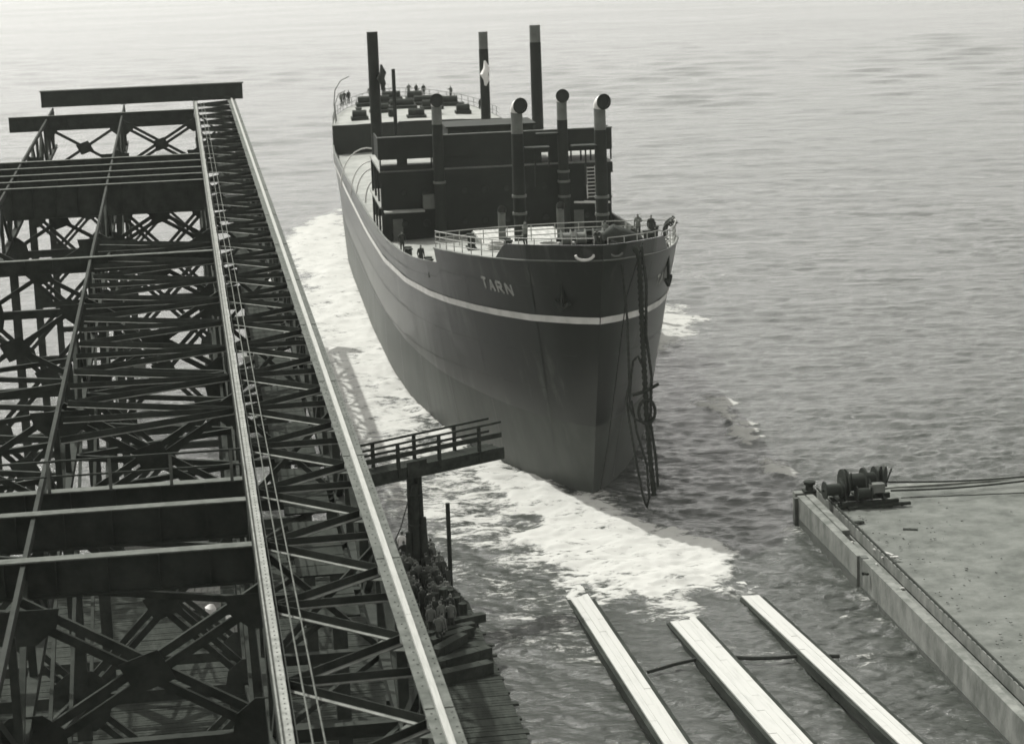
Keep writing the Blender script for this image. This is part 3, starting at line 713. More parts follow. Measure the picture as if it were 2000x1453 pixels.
deck_person('crouch', 5.9, 9.6, .8, 'person crouching behind the right rail between the standing and leaning ones', G1)
deck_person('crouch', 4.2, 6.4, -.6, 'person crouching low between the windlass and the standing one', G1)
deck_person('lean', 2.7, 2.9, .2, 'person bending over gear right of the windlass', G1)
deck_person('stand2', 1.9, 4.2, 2.5, 'person in grey coat beside the right kingpost on the forecastle', G1)
deck_person('stand2', -2.7, 7.6, -.9, 'person in grey coat on the left half of the forecastle', G1)
deck_person('crouch', -.9, 3.6, 1.9, 'person crouching by a rope coil left of the windlass', G1)
deck_person('lean', 6.3, 7.4, 1.2, 'person bending at the right rail in front of the standing one', G1)
deck_person('stand2', 5.0, 9.6, -.4, 'person in grey coat a step behind the standing one at right', G1)
deck_person('crouch', 3.4, 1.6, .5, 'person crouching beside the dark tarpaulin at the bow', G1)
deck_person('lean', .9, .4, -.3, 'person bending over the gear at the tip of the bow', G1)
deck_person('stand', -8.1, 24, .5, 'person in dark clothes in the well deck at the left bulwark', 'crew amidships')
deck_person('stand', -8.5, 36, .2, 'person in dark clothes standing before the left of the bridge', 'crew amidships')
G2 = 'people along the stern rail'
for k, (x_, y_) in enumerate([(692, 200), (702, 200), (713, 199), (752, 196), (762, 195), (772, 196), (806, 194), (816, 195), (826, 196), (868, 205)]):
    t = (x_ - 655) / 270.0; ang = math.pi * (1 - t); e = 8.0 * math.cos(ang); x = 136 + 10.6 * math.sin(ang)
    deck_person('stand' if k % 3 else 'stand2', e, x, rng.uniform(0, 6.28), 'small dark figure standing among the others along the curved stern rail', G2)
deck_person('lean', 8.3, 129, 1.0, 'person leaning at the right of the stern, apart from the group', G2)
deck_person('stand', 8.0, 121.5, 1.0, 'person by the right end of the poop beside the pale post', G2)

# ------------------------------------------------------------ crane runway
rw = thing('crane_runway', 'riveted steel crane runway with a bright rail, running away along the slipway', 'crane runway', RO, RZ)
ZT = 20.5; S0 = 33.0; S1 = 199.0; TL = -3.1; PD = 5.45
NP = int((S1 - S0) / PD); S1 = S0 + NP * PD
m = MB()
k = 0; s = S0
flg = []
while s < S1 - .1:
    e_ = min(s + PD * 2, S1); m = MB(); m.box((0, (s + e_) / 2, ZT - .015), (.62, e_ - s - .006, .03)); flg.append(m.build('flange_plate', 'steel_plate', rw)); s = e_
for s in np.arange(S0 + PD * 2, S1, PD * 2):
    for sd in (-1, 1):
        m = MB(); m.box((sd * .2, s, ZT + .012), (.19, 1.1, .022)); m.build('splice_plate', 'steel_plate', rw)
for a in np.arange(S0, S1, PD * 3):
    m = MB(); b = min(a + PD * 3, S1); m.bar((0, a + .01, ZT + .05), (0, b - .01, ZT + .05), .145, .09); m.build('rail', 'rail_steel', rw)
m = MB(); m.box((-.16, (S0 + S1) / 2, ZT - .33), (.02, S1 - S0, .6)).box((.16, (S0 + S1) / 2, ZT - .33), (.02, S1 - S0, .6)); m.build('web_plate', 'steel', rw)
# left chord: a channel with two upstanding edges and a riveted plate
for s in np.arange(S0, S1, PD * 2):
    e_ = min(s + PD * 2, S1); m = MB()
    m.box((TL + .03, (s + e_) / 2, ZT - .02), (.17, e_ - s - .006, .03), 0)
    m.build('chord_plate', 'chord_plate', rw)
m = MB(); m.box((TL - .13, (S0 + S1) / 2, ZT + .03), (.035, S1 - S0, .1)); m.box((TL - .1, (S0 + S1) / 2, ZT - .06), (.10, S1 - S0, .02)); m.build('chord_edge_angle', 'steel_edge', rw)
m = MB(); m.box((TL + .18, (S0 + S1) / 2, ZT - .2), (.02, S1 - S0, .36)).box((TL - .16, (S0 + S1) / 2, ZT - .22), (.02, S1 - S0, .36)); m.build('chord_web', 'steel', rw)
# rivets
def hexa(m, c, r, h):
    m._add([(c[0] + r * math.cos(a), c[1] + r * math.sin(a), c[2]) for a in np.linspace(0, 2 * math.pi, 7)[:-1]] + [(c[0] + .6 * r * math.cos(a), c[1] + .6 * r * math.sin(a), c[2] + h) for a in np.linspace(0, 2 * math.pi, 7)[:-1]],
           [(i, (i + 1) % 6, (i + 1) % 6 + 6, i + 6) for i in range(6)] + [(6, 7, 8, 9, 10, 11)])
m = MB()
for i, s in enumerate(np.arange(S0, 120, .42)):
    sh = (i % 2) * .1
    for t in (-.19 + (i % 2) * .05, .23): hexa(m, (t, s + sh, ZT), .026, .018)
for s in np.arange(S0, 110, .3): hexa(m, (TL + .03, s, ZT - .005), .022, .015)
m.build('rivets', 'rivet', rw, kind='stuff')
# top lateral bracing: angle sections, lit look of the lower flange painted in paler colour
def angle_bar(p0, p1, h=.21, w=.13, parent=rw, name='brace', mt=('steel', 'lit_flange_tone')):
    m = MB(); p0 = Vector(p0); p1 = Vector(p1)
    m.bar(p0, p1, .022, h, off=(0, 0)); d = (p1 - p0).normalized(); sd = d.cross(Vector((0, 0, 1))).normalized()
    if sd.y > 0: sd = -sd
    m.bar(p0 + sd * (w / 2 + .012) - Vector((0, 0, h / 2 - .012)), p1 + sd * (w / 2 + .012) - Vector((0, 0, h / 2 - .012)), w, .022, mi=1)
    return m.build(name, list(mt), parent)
zb = ZT - .2
gm = MB(); gm.poly([(-.35, -.5, 0), (.0, -.62, 0), (.0, .62, 0), (-.35, .5, 0), (-.62, .12, 0), (-.62, -.12, 0)], .02, (0, 0, 1)); gme = gm.mesh('gusset', 'steel_plate')
gm = MB(); gm.poly([(0, -.5, 0), (.35, -.4, 0), (.6, -.1, 0), (.6, .1, 0), (.35, .4, 0), (0, .5, 0)], .02, (0, 0, 1)); gme2 = gm.mesh('gusset', 'steel_plate')
for k in range(NP):
    sL = S0 + (k + .42) * PD; sR = sL + PD * .45
    angle_bar((TL + .2, sL, zb), (-.17, sL + .1, zb), .2, .1, name='strut')
    angle_bar((TL + .22, sL + .12, zb - .01), (-.3, sR - .12, zb - .01)); 
    if k + 1 < NP: angle_bar((-.3, sR + .12, zb - .01), (TL + .22, sL + PD - .12, zb - .01))
    link('gusset', gme, rw, loc=(-.17, sR, zb - .15)); link('gusset', gme2, rw, loc=(TL + .19, sL, zb - .15))
# deep side trusses and lower chords
DZ = 3.4; ZL = ZT - DZ
for t in (TL, 0):
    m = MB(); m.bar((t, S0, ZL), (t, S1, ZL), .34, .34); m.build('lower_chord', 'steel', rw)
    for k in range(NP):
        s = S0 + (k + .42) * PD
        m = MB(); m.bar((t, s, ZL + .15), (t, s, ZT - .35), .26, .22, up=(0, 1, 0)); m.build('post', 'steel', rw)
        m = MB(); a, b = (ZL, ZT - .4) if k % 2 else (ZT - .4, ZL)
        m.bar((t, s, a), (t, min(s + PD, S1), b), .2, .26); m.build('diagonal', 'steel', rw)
for k in range(NP):
    s = S0 + (k + .42) * PD
    m = MB(); m.bar((TL, s, ZL), (0, s, ZL), .26, .26); m.build('lower_strut', 'steel', rw)
    m = MB(); m.bar((TL, s, ZL), (0, min(s + PD, S1), ZL), .12, .16); m.build('lower_brace', 'steel', rw)
    if k % 3 == 1:
        m = MB(); m.bar((TL, s, ZL), (0, s, ZT - .4), .14, .16); m.bar((TL, s + .2, ZT - .4), (0, s + .2, ZL), .14, .16); m.build('cross_brace', 'steel', rw)
# plank walkway inside, on the lower chord
for k, s in enumerate(np.arange(60, 190, 1.0)):
    if k % 7 == 3: continue
    m = MB(); m.box((-1.15, s, ZL + .28), (1.5, .94, .06)); m.build('plank', 'timber', rw)
# two wires stretched beside the left chord
for t, n_ in ((TL + .42, 'left'), (TL + .66, 'right')):
    m = MB(); m.tube([(t + .03 * math.sin(s * .05), s, ZT + .25 - .35 * math.sin(math.pi * (s - 34) / 60) if s < 94 else ZT + .25 - .2 * math.sin(math.pi * (s - 94) / 100)) for s in np.arange(34, 194, 4)], .022, 5)
    o = m.build('wire_rope', 'steel_plate', None, True); o.location = V(RO); o.rotation_euler = (0, 0, RZ)
    tag(o, n_ + ' one of two thin wires stretched along the runway', 'wire', 'runway wires')

# ------------------------------------------------------------ cross frames and trestles on the left
TO = -9.1; TW = -15.1
orun = thing('outer_girder', 'dark bracing and slender outer chords left of the railed runway', 'girder', RO, RZ)
for t in (TO, TW):
    m = MB(); m.bar((t, S0, ZT - .3), (t, S1, ZT - .3), .12, .3); m.build('upper_chord', 'dark_steel', orun)
    m = MB(); m.bar((t, S0, ZL), (t, S1, ZL), .3, .3); m.build('lower_chord', 'steel', orun)
    for k in range(NP):
        s = S0 + (k + .42) * PD
        m = MB(); m.bar((t, s, ZL + .15), (t, s, ZT - .45), .2, .2, up=(0, 1, 0)); m.build('post', 'steel', orun)
        m = MB(); a, b = (ZL, ZT - .5) if k % 2 else (ZT - .5, ZL)
        m.bar((t, s, a), (t, min(s + PD, S1), b), .16, .22); m.build('diagonal', 'steel', orun)
for k in range(NP):      # lower lateral bracing
    s = S0 + (k + .42) * PD
    for a, b in ((TL, TO), (TO, TW)):
        if 58 < s < 100:
            m = MB(); m.bar((a, s, ZL), (b, s + PD * .5, ZL), .16, .2); m.build('lower_brace', 'steel', orun)
            m = MB(); m.bar((b, s + PD * .5, ZL), (a, s + PD, ZL), .16, .2); m.build('lower_brace', 'steel', orun)
# lateral bracing between chord and outer girder, middle part only
for k in range(NP):
    sL = S0 + (k + .42) * PD
    if 72 < sL < 112:
        angle_bar((TL - .2, sL, zb), (TO + .26, sL + .1, zb), .2, .1, orun, 'strut')
        angle_bar((TL - .22, sL - .1, zb - .02), (TO + .3, sL - PD * .5, zb - .02), .22, .11, orun)
        angle_bar((TL - .22, sL + .1, zb - .02), (TO + .3, sL + PD * .5, zb - .02), .22, .11, orun)
def plate_girder(s, top, depth, label, w=.42, t0=TW - 3, t1=TL - .2, posts=False):
    g = thing('cross_girder', label, 'girder', RO, RZ, 'cross girders left of the runway')
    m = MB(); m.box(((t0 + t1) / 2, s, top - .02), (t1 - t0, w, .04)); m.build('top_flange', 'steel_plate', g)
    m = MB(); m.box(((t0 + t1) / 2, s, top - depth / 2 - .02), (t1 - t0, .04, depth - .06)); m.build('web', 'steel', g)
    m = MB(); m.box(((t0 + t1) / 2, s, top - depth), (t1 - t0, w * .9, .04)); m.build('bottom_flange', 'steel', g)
    for t in np.arange(t0 + .7, t1, 1.3):
        m = MB(); m.box((t, s - w * .22, top - depth / 2 - .02), (.04, w * .4, depth - .1)); m.build('stiffener', 'steel', g)
    if posts:
        m = MB(); m.bar((t0, s - .3, top + .95), (t1, s - .3, top + .95), .06, .06); m.bar((t0, s - .3, top + .5), (t1, s - .3, top + .5), .05, .05); r_ = m.build('handrail', 'steel', g)
        for t in np.arange(t0 + .5, t1, 1.75): m = MB(); m.bar((t, s - .3, top), (t, s - .3, top + .95), .09, .09); m.build('handrail_post', 'steel_plate', g)
    return g
plate_girder(56.7, ZT - .05, 1.0, 'nearest deep cross girder with a pale top flange, left of the runway')
plate_girder(61.3, ZT - .05, 1.05, 'second deep cross girder from the bottom left, pale flange on top')
plate_girder(65.0, ZT - .4, .8, 'cross girder carrying a low handrail, left of the runway', posts=True)
plate_girder(108.5, ZT - .05, .7, 'shallow cross girder beyond the fan of bracing left of the runway')
for k, s in enumerate((138.0, 141.5, 145, 149, 153)):
    plate_girder(s, ZT - .05, 1.9 if k == 0 else 1.0, ['front', 'second', 'middle', 'fourth', 'rear'][k] + ' girder of the broad dark band of five across the upper left')
plate_girder(186, ZT + .1, 1.2, 'far cross girder just before the end beam at the upper left')
end = thing('end_beam', 'heavy dark beam across the far end of the runway', 'beam', RO, RZ)
m = MB(); m.box((-7.5, 196.0, ZT + .62), (17.0, .9, 1.3)); m.build('box_girder', 'dark_steel', end)
m = MB(); m.box((-7.5, 196.0, ZT + 1.31), (17.2, 1.1, .06)); m.build('cap_plate', 'steel', end)
for t in (-.3, TL, TO):
    m = MB(); m.box((t, 195.4, ZT + .1), (.5, .6, .24)); m.build('bearing', 'dark_steel', end)
def xpanel(parent, s, t0, t1, z0, z1, w=.44, dbl=True, gus=.75):
    """X of paired bars with gusset plates"""
    for (a, b, c, d) in ((t0, z0, t1, z1), (t0, z1, t1, z0)):
        off = .17 if dbl else 0
        m = MB(); dv = Vector((c - a, 0, d - b)).normalized(); nv = Vector((-dv.z, 0, dv.x))
        ys = .1 if b > d else -.1
        for o_ in ((-1, 1) if dbl else (0,)):
            m.bar(Vector((a, s + ys, b)) + nv * off * o_, Vector((c, s + ys, d)) + nv * off * o_, .14, w * .5, up=nv)
        m.build('brace', 'steel', parent)
    g = MB(); cx, cz = (t0 + t1) / 2, (z0 + z1) / 2
    g.poly([(cx + gus * math.cos(a) * (1.0 if i % 2 else .72), s - .2, cz + gus * .8 * math.sin(a) * (1.0 if i % 2 else .72)) for i, a in enumerate(np.linspace(0, 2 * math.pi, 9)[:-1] + math.pi / 8 * 1)], .03, (0, 1, 0)); g.build('gusset', 'steel', parent)
    for (t, z, sx, sz) in ((t0, z0, 1, 1), (t1, z0, -1, 1), (t0, z1, 1, -1), (t1, z1, -1, -1)):
        g = MB(); g.poly([(t, s - .2, z), (t + sx * 1.0, s - .2, z), (t + sx * .9, s - .2, z + sz * .5), (t + sx * .4, s - .2, z + sz * .9), (t, s - .2, z + sz * .9)][::(1 if sx * sz > 0 else -1)], .03, (0, 1, 0)); g.build('gusset', 'steel', parent)
ORD = ['nearest', 'second', 'third', 'fourth', 'fifth', 'sixth', 'farthest']
for i, s in enumerate((54.0, 76.5, 98.0, 118.0, 139.5, 160.0, 183.0)):
    b = thing('trestle_bent', ORD[i] + ' cross-braced steel trestle frame under the runway, counting from the near end', 'trestle', RO, RZ, 'trestle frames')
    for t in (0, TL, TO, TW):
        m = MB(); top = ZL - .15
        m.bar((t, s, 0.4), (t, s, top), .5, .46, up=(0, 1, 0)); m.build('column', 'steel', b)
        m = MB(); m.box((t, s, .1), (1.2, 1.2, .9)); m.build('footing', 'concrete', b)
    for z in (16.2, 9.6, 3.6):
        m = MB(); m.bar((TW, s, z), (0, s, z), .3, .42); m.build('beam', 'steel', b)
    xpanel(b, s, TO, TL, 16.4, 20.0); xpanel(b, s, TO, TL, 9.8, 16.0)
    xpanel(b, s, TW, TO, 16.4, 20.0, dbl=False); xpanel(b, s, TW, TO, 9.8, 16.0)
    if i < 3: xpanel(b, s, TO, TL, 3.8, 9.4)
    if i < 6:   # long diagonals of the side planes towards the next frame
        s2 = (76.5, 98.0, 118.0, 139.5, 160.0, 183.0)[i]
        for t in (TL, TO):
            for o_ in (-.3, .3):
                m = MB(); m.bar((t + o_, s, 9.6), (t + o_, s2, 16.2), .12, .18); m.build('long_diagonal', 'steel', b)
                m = MB(); m.bar((t + o_, s, 16.2), (t + o_, s2, 9.6), .12, .18); m.build('long_diagonal', 'steel', b)

# ------------------------------------------------------------ jetty, gangway, post, crowd
jz = 2.0
jA = W(790, 1055, jz); jdir = -RU
jet = thing('timber_jetty', 'timber jetty crowded with people, below the runway', 'jetty', (jA[0], jA[1], 0), RZ)
JW = 26.0; JL = 52.0     # local: x left negative, y towards the camera negative
n = 0
for s in np.arange(0, JL, .3):
    if n >= 290: break
    xr = 1.1 + min(.9, max(0, (s - 6) * .15)) + (0.35 if int(s * 3) % 5 == 0 else 0) * rng.random()
    m = MB(); m.box(((xr - JW) / 2, -s - .15, jz - .05 + rng.uniform(-.015, .015)), (JW + xr, .27, .1)); m.build('plank', 'timber', jet); n += 1
for s in np.arange(1, JL, 5):
    m = MB(); m.bar((-JW, -s, jz - .3), (.2, -s, jz - .3), .3, .4); m.build('bearer', 'timber', jet)
    for t in (0.1, -5, -10, -15, -20, -25):
        m = MB(); m.tube([(t, -s - .3, -1.5), (t, -s - .3, jz - .45)], .2, 8); m.build('pile', 'timber', jet, True)
for s, h in ((5.2, 4.2),):
    m = MB(); m.tube([(1.9, -s, -1), (1.9, -s, jz + h * .8)], .12, 7); m.build('mooring_pile', 'timber', jet, True)
# post that carries the gangway
pw = W(808, 928, 7.6)
post = thing('timber_post', 'tall dark bundled timber post carrying the gangway', 'post', (pw[0], pw[1], 0))
for k, (dx, dy, h) in enumerate(((-.2, 0, 7.65), (.22, .05, 7.7), (0, -.24, 7.2), (.02, .24, 7.65), (.38, -.2, 5.4), (-.36, -.2, 4.6))):
    m = MB(); m.tube([(dx * 1.25, dy, -1.5), (dx, dy, h)], [.25, .18], 9); m.build('pile', 'timber', post, True)
for z in (3.2, 5.0, 6.6): m = MB(); m.tube([(.4 * math.cos(a), .4 * math.sin(a), z) for a in np.linspace(0, 6.28, 13)], .05, 5); m.build('band', 'dark_steel', post)
# gangway
gz = 8.35
gL = W(560, 955, gz); gR = W(972, 868, gz); gv = gR - gL; gl = float(np.linalg.norm(gv)); grz = math.atan2(gv[1], gv[0])
gw = thing('gangway', 'dark timber gangway with railings reaching out from under the runway', 'gangway', gL, grz)
for y in (-.5, .5):
    m = MB(); m.bar((0, y, -.36), (gl, y, -.36), .14, .62); m.build('side_beam', 'timber', gw)
pm_ = MB(); pm_.box((0, 0, 0), (.24, 1.2, .06)); pme_ = pm_.mesh('plank', 'timber')
for k in range(int(gl / .26)): link('plank', pme_, gw, loc=(k * .26 + .13, 0, -.03))
for y, off in ((-.55, .8), (.55, 0)):
    for z, w_ in ((1.22, .11), (.66, .26 if y < 0 else .12)):
        m = MB(); m.bar((.2, y, z), (gl - .15, y, z + (.12 if z > 1 else 0)), .07, w_); m.build('rail', 'timber', gw)
    for x in np.arange(.4 + off, gl, 2.55):
        m = MB(); m.bar((x, y, -.5), (x, y, 1.27), .16, .14); m.build('rail_post', 'timber', gw)
m = MB(); m.bar((gl - 4.4, -.6, -.5), (gl - .4, -.6, -.1), .05, .1); m.build('side_brace', 'timber', gw)
m = MB(); m.box((gl - 5.6, -.6, -.15), (1.2, .06, .75)); m.build('side_board', 'timber', gw)
m = MB(); p_ = V(W(805, 950, 7.6)); q_ = V(W(760, 1080, 2.2)); m.tube([p_, p_.lerp(q_, .5) - Vector((0, 0, .4)), q_], .03, 5); tag(m.build('guy_wire', 'rope'), 'thin wire from the post down to the jetty', 'wire')
# crowd
G3 = 'spectators crowded on the jetty'
cnt = 0
CP = [W(x, y, jz)[:2] for x, y in ((775, 1130), (800, 1108), (838, 1108), (868, 1140), (884, 1180), (890, 1262), (862, 1272), (838, 1235), (815, 1215))]
spots = []
tries = 0
while len(spots) < 52 and tries < 9000:
    tries += 1
    px = rng.uniform(770, 895); py = rng.uniform(1100, 1275); w_ = W(px, py, jz)
    if float(sdf_poly(np.array(w_[0]), np.array(w_[1]), CP)) < 0: continue
    if np.linalg.norm(w_[:2] - pw[:2]) < .7 or any(np.linalg.norm(w_[:2] - q_[:2]) < .40 for q_ in spots): continue
    spots.append(w_)
for w_ in spots:
    person(random.choice(['stand', 'stand2', 'standa', 'standb', 'standc', 'stand2a', 'stand2c', 'standd']), w_, rng.uniform(2.2, 4.2), 'spectator in dark clothes in the packed crowd on the jetty by the post', G3, rng.uniform(.92, 1.06))
# one figure in white
wf = W(787, 1098, jz); o = person('stand', wf, 2.5, 'figure in a white coat left of the timber post', None); me2 = PM['stand'].copy(); me2.materials[0] = MATS['white_cloth']; me2.materials[1] = MATS['white_cloth']; o.data = me2
# stacked baulks at the jetty edge
def log(p0, p1, w, label, mt='timber', i=0):
    p0 = V(p0); p1 = V(p1); c = (p0 + p1) / 2; d = p1 - p0
    o = thing('timber_baulk', label, 'timber', c, math.atan2(d.y, d.x), 'baulks heaped at the jetty edge'); L = d.length
    m = MB(); m.bar((-L / 2, 0, 0), (L / 2, 0, 0), w, w * .9); m.build('baulk', mt, o)
    for x in (-L * .3, L * .3): m = MB(); m.box((x, 0, 0), (.08, w + .03, w * .9 + .03)); m.build('iron_strap', 'dark_steel', o)
logs = [((842, 1225), (945, 1205), .45, 'uppermost baulk of the heap at the jetty edge'), ((840, 1255), (920, 1232), .5, 'pale-ended baulk in the middle of the heap'),
        ((848, 1275), (905, 1245), .5, 'tilted baulk in the heap at the jetty edge'), ((845, 1300), (955, 1272), .55, 'thick baulk reaching farthest right in the heap'),
        ((860, 1322), (958, 1302), .6, 'lowest baulk of the heap at the jetty edge'), ((835, 1240), (925, 1222), .4, 'thin baulk just below the top one of the heap')]
for i, (a, b, w_, lb) in enumerate(logs):
    log(W(a[0], a[1], 2.3), W(b[0], b[1], 2.25), w_, lb, 'timber' if i != 1 else 'timber')
for x, y, h in ((880, 1205, 1.9), (868, 1212, 2.2), (893, 1208, 1.5), (905, 1215, 1.3), (852, 1215, 2.0)):
    c = W(x, y, jz); m = MB(); m.tube([(c[0], c[1], -1), (c[0], c[1], jz + h * .75)], .22, 8); o = m.build('pile', 'timber', jet, True)
    o.matrix_parent_inverse = Matrix.LocRotScale(Vector((jA[0], jA[1], 0)), Matrix.Rotation(RZ, 3, 'Z'), None).inverted()

# ------------------------------------------------------------ launching ways
def way(label, px0, px1, width, nb, out):
    """px0: centre where the way dips under the water; px1: centre at the photo's lower edge"""
    a = W(px0[0], px0[1], 0.0); b = W(px1[0], px1[1], 0.62); d = b - a; L = float(np.linalg.norm(d)); d = d / L
    a2 = a - d * 7; b2 = b + d * 32
    w = thing('launching_way', label, 'slipway', (b[0], b[1], 0), math.atan2(d[1], d[0]) - math.pi / 2, 'launching ways')
    zs = lambda y: b[2] + y * d[2] / math.hypot(d[0], d[1])
    tot = math.hypot(d[0], d[1])
    y0 = -(L + 7) * tot; y1 = 30 * tot; bw_ = width / nb
    seg = 6.0
    for i in range(nb):
        y = y0 - (i % 3) * 2.0 * 0 + (0 if i % 2 else 2.6)
        ys = [y0] + list(np.arange(y0 + 2 + (i * 2.3) % 5, y1, seg)) + [y1]
        for p_, q_ in zip(ys[:-1], ys[1:]):
            if q_ - p_ < .3: continue
            x = -width / 2 + (i + .5) * bw_; dz = rng.uniform(-.008, .008)
            m = MB(); m.bar((x, p_ + .01, zs(p_) - .2 + dz), (x, q_ - .01, zs(q_) - .2 + dz), bw_ - .010, .4); m.build('baulk', 'way_timber', w)
    for sd in (-1, 1):
        m = MB(); m.bar((sd * (width / 2 + .12), y0, zs(y0) - .28), (sd * (width / 2 + .12), y1, zs(y1) - .28), .2, .46); m.build('side_baulk', 'timber' if sd != out else 'pale_timber', w)
        m = MB(); m.bar((sd * (width / 2 - .1), y0, zs(y0) - 1.1), (sd * (width / 2 - .1), y1, zs(y1) - 1.1), .3, 1.5); m.build('bearer', 'way_side', w)
    for y in np.arange(y0 + 1, y1, 3.2):
        m = MB(); m.box((0, y, zs(y) - 1.3), (width + .5, .35, .5)); m.build('cross_sleeper', 'way_side', w)
way('left launching way, narrow pale greased timber track with dark edges', (1117, 1142), (1221, 1300), 1.02, 3, 0)
way('middle launching way, broadest white timber track, splashed at its end', (1322, 1196), (1416, 1300), 1.42, 4, 0)
way('right launching way, smooth white timber track with a dark left side', (1452, 1150), (1615, 1300), .92, 3, 0)
m = MB()
pts = [V(W(1265, 1312, .25)), V(W(1320, 1296, .3)), V(W(1392, 1280, .3))]
m.tube(pts, .09, 6); tag(m.build('cable', 'rope', None, True), 'dark cable lying left of the middle launching way', 'cable')
m = MB(); pts = [V(W(x, y, .28)) for x, y in ((1430, 1283), (1470, 1285), (1520, 1284), (1565, 1280), (1640, 1281))]
m.tube(pts, .10, 6); tag(m.build('cable', 'rope', None, True), 'dark cable stretched between the middle and right launching ways', 'cable')

# ------------------------------------------------------------ quay with winch
qz = 1.8
q0 = W(1557, 968, qz); q1 = W(1790, 1203, qz); qd = (q1 - q0) / np.linalg.norm(q1 - q0); qrz = math.atan2(qd[1], qd[0]) + math.pi / 2
# local frame: -y runs towards the camera along the wall, +x inland
quay = thing('quay', 'concrete quay with a sandy top and a stepped wall at the right', 'quay', (q0[0], q0[1], 0), qrz)
QL = 60.0; QW = 60.0; notch = 12.6
m = MB(); nx, ny = 60, 90; vs = []
xs = np.concatenate([np.linspace(1.36, 14, 40), np.linspace(16, QW, 20)]); ysq = np.linspace(.9, -QL, 90)
for y in ysq:
    for x in xs:
        h = (float(vnoise(np.array(x), np.array(y + 100), 31, .35)) - .5) * .22 + (float(vnoise(np.array(x), np.array(y + 100), 32, 1.1)) - .5) * .08
        vs.append((x, y, qz - .08 + h))
m._add(vs, [(j * 60 + i, (j + 1) * 60 + i, (j + 1) * 60 + i + 1, j * 60 + i + 1) for j in range(89) for i in range(59)])
m.build('sand_fill', 'sand', quay, True)
def wall(name, y0, y1, x0, mt):
    m = MB(); n = 16; ys = np.linspace(y0, y1, n)
    for a, b in zip(ys[:-1], ys[1:]):
        m.box((x0 + .35, (a + b) / 2, .2), (.7, abs(b - a) - .004, 3.0 + .1)); 
    return m.build(name, mt, quay)
m = MB(); m.box((.22, -notch / 2, (qz - 2.4) / 2 + .0), (.44, notch, qz + 2.4)); m.build('wall', 'concrete', quay)
m = MB(); m.box((.34, -(notch + QL) / 2 - .3, (qz - 2.4) / 2 - .01), (.42, QL - notch - .6, qz + 2.4)); m.build('wall', 'concrete', quay)
m = MB(); m.box((.21, -notch / 2 - .0, .1), (.45, notch - .02, .9)); m.build('wet_band', 'concrete_wet', quay)
m = MB(); m.box((.33, -(notch + QL) / 2 - .3, .0), (.43, QL - notch - .64, .5)); m.build('wet_band', 'concrete_wet', quay)
m = MB(); m.box((.3, -notch - .3, (qz - 2.4) / 2 + .03), (.36, .56, qz + 2.4)); m.build('timber_fender', 'way_side', quay)
m = MB(); m.bar((-.06, -.1, -2), (-.06, -.1, qz - .1), .3, .3, up=(0, 1, 0)); m.build('corner_fender', 'way_side', quay)
m = MB(); m.box((QW / 2 + .35, .95, (qz - 2.4) / 2), (QW + .6, .6, qz + 2.3)); m.build('end_wall', 'concrete', quay)
# trough floor between wall and kerb
m = MB(); m.box((.84, -QL / 2, qz - .62), (.7, QL, .3)); m.build('ledge', 'concrete', quay)
m = MB(); m.box((.66, -4.2, qz - .06), (.42, 7.8, .34)); m.build('coping', 'concrete', quay)
# kerb beam with a rail and ties
m = MB(); m.box((1.26, -QL / 2, qz - .05), (.2, QL, .62)); m.build('kerb_beam', 'concrete', quay)
m = MB(); m.bar((1.26, .3, qz + .31), (1.26, -QL, qz + .31), .08, .1); m.build('rail', 'dark_steel', quay)
tm = MB(); tm.box((0, 0, 0), (.2, .1, .03)); me = tm.mesh('rail_clip', 'steel')
for y in np.arange(-.5, -40, -.7): link('rail_clip', me, quay, loc=(1.26, y, qz + .29))
m = MB()
for k in range(260):
    x = 1.5 + abs(rng.normal(0, 3.5)); y = rng.uniform(-38, .5); r_ = rng.uniform(.015, .06)
    m.box((x, y, qz + .01), (r_ * 2, r_ * rng.uniform(1, 2.5), r_ * .8), rot=Matrix.Rotation(rng.uniform(0, 3), 3, 'Z'))
m.build('rubble', 'mid_paint', quay, kind='stuff')
def board(px, z, L, w, rz, label, mt='pale_timber', th=.08, group='loose boards on the quay'):
    c = W(px[0], px[1], z); m = MB(); m.box((0, 0, 0), (L, w, th)); m.box((L * .3, 0, -.02), (.1, w * .98, th + .05))
    o = m.build('board', mt); o.location = V(c); o.rotation_euler = (0, rng.uniform(-.03, .03), rz); return tag(o, label, 'board', group)
for i, (px, L, rz, lb, mt) in enumerate([((1655, 1060), 1.1, .1, 'pale board across the ledge behind the quay wall, the upper of them', 'pale_timber'),
        ((1700, 1103), 1.2, .05, 'pale board across the quay ledge below the fender', 'pale_timber'), ((1755, 1150), 1.0, .12, 'pale board across the quay ledge nearest the right edge', 'pale_timber'),
        ((1632, 1040), .7, 1.9, 'short dark timber on the quay ledge, the farther one', 'timber'), ((1690, 1120), .6, 2.1, 'short dark timber on the quay ledge under the middle board', 'timber'), ((1735, 1140), .8, 2.2, 'short dark timber on the quay ledge near the right', 'timber'), ((1775, 1182), .9, 1.9, 'dark timber on the quay ledge at the right edge', 'timber')]):
    board(px, qz - .4, L * .62, .16, rz + qrz, lb, mt, .1)
board((1670, 1020), qz + .02, 1.0, .3, .15, 'dark flat plank on the sand beyond the kerb rail', 'timber')
board((1725, 1078), qz + .1, 1.5, .18, -1.0, 'pale board beside the kerb rail, upper of the pair', 'pale_timber')
board((1738, 1088), qz + .1, .9, .18, .1, 'pale board lying across the lower end of the pair', 'pale_timber')
board((1778, 1034), qz + .02, .8, .25, -.2, 'small dark plank on the sand at the right', 'timber')
bo = W(1581, 960, qz); b_ = thing('bollard', 'squat dark bollard on the corner of the quay', 'bollard', bo, qrz)
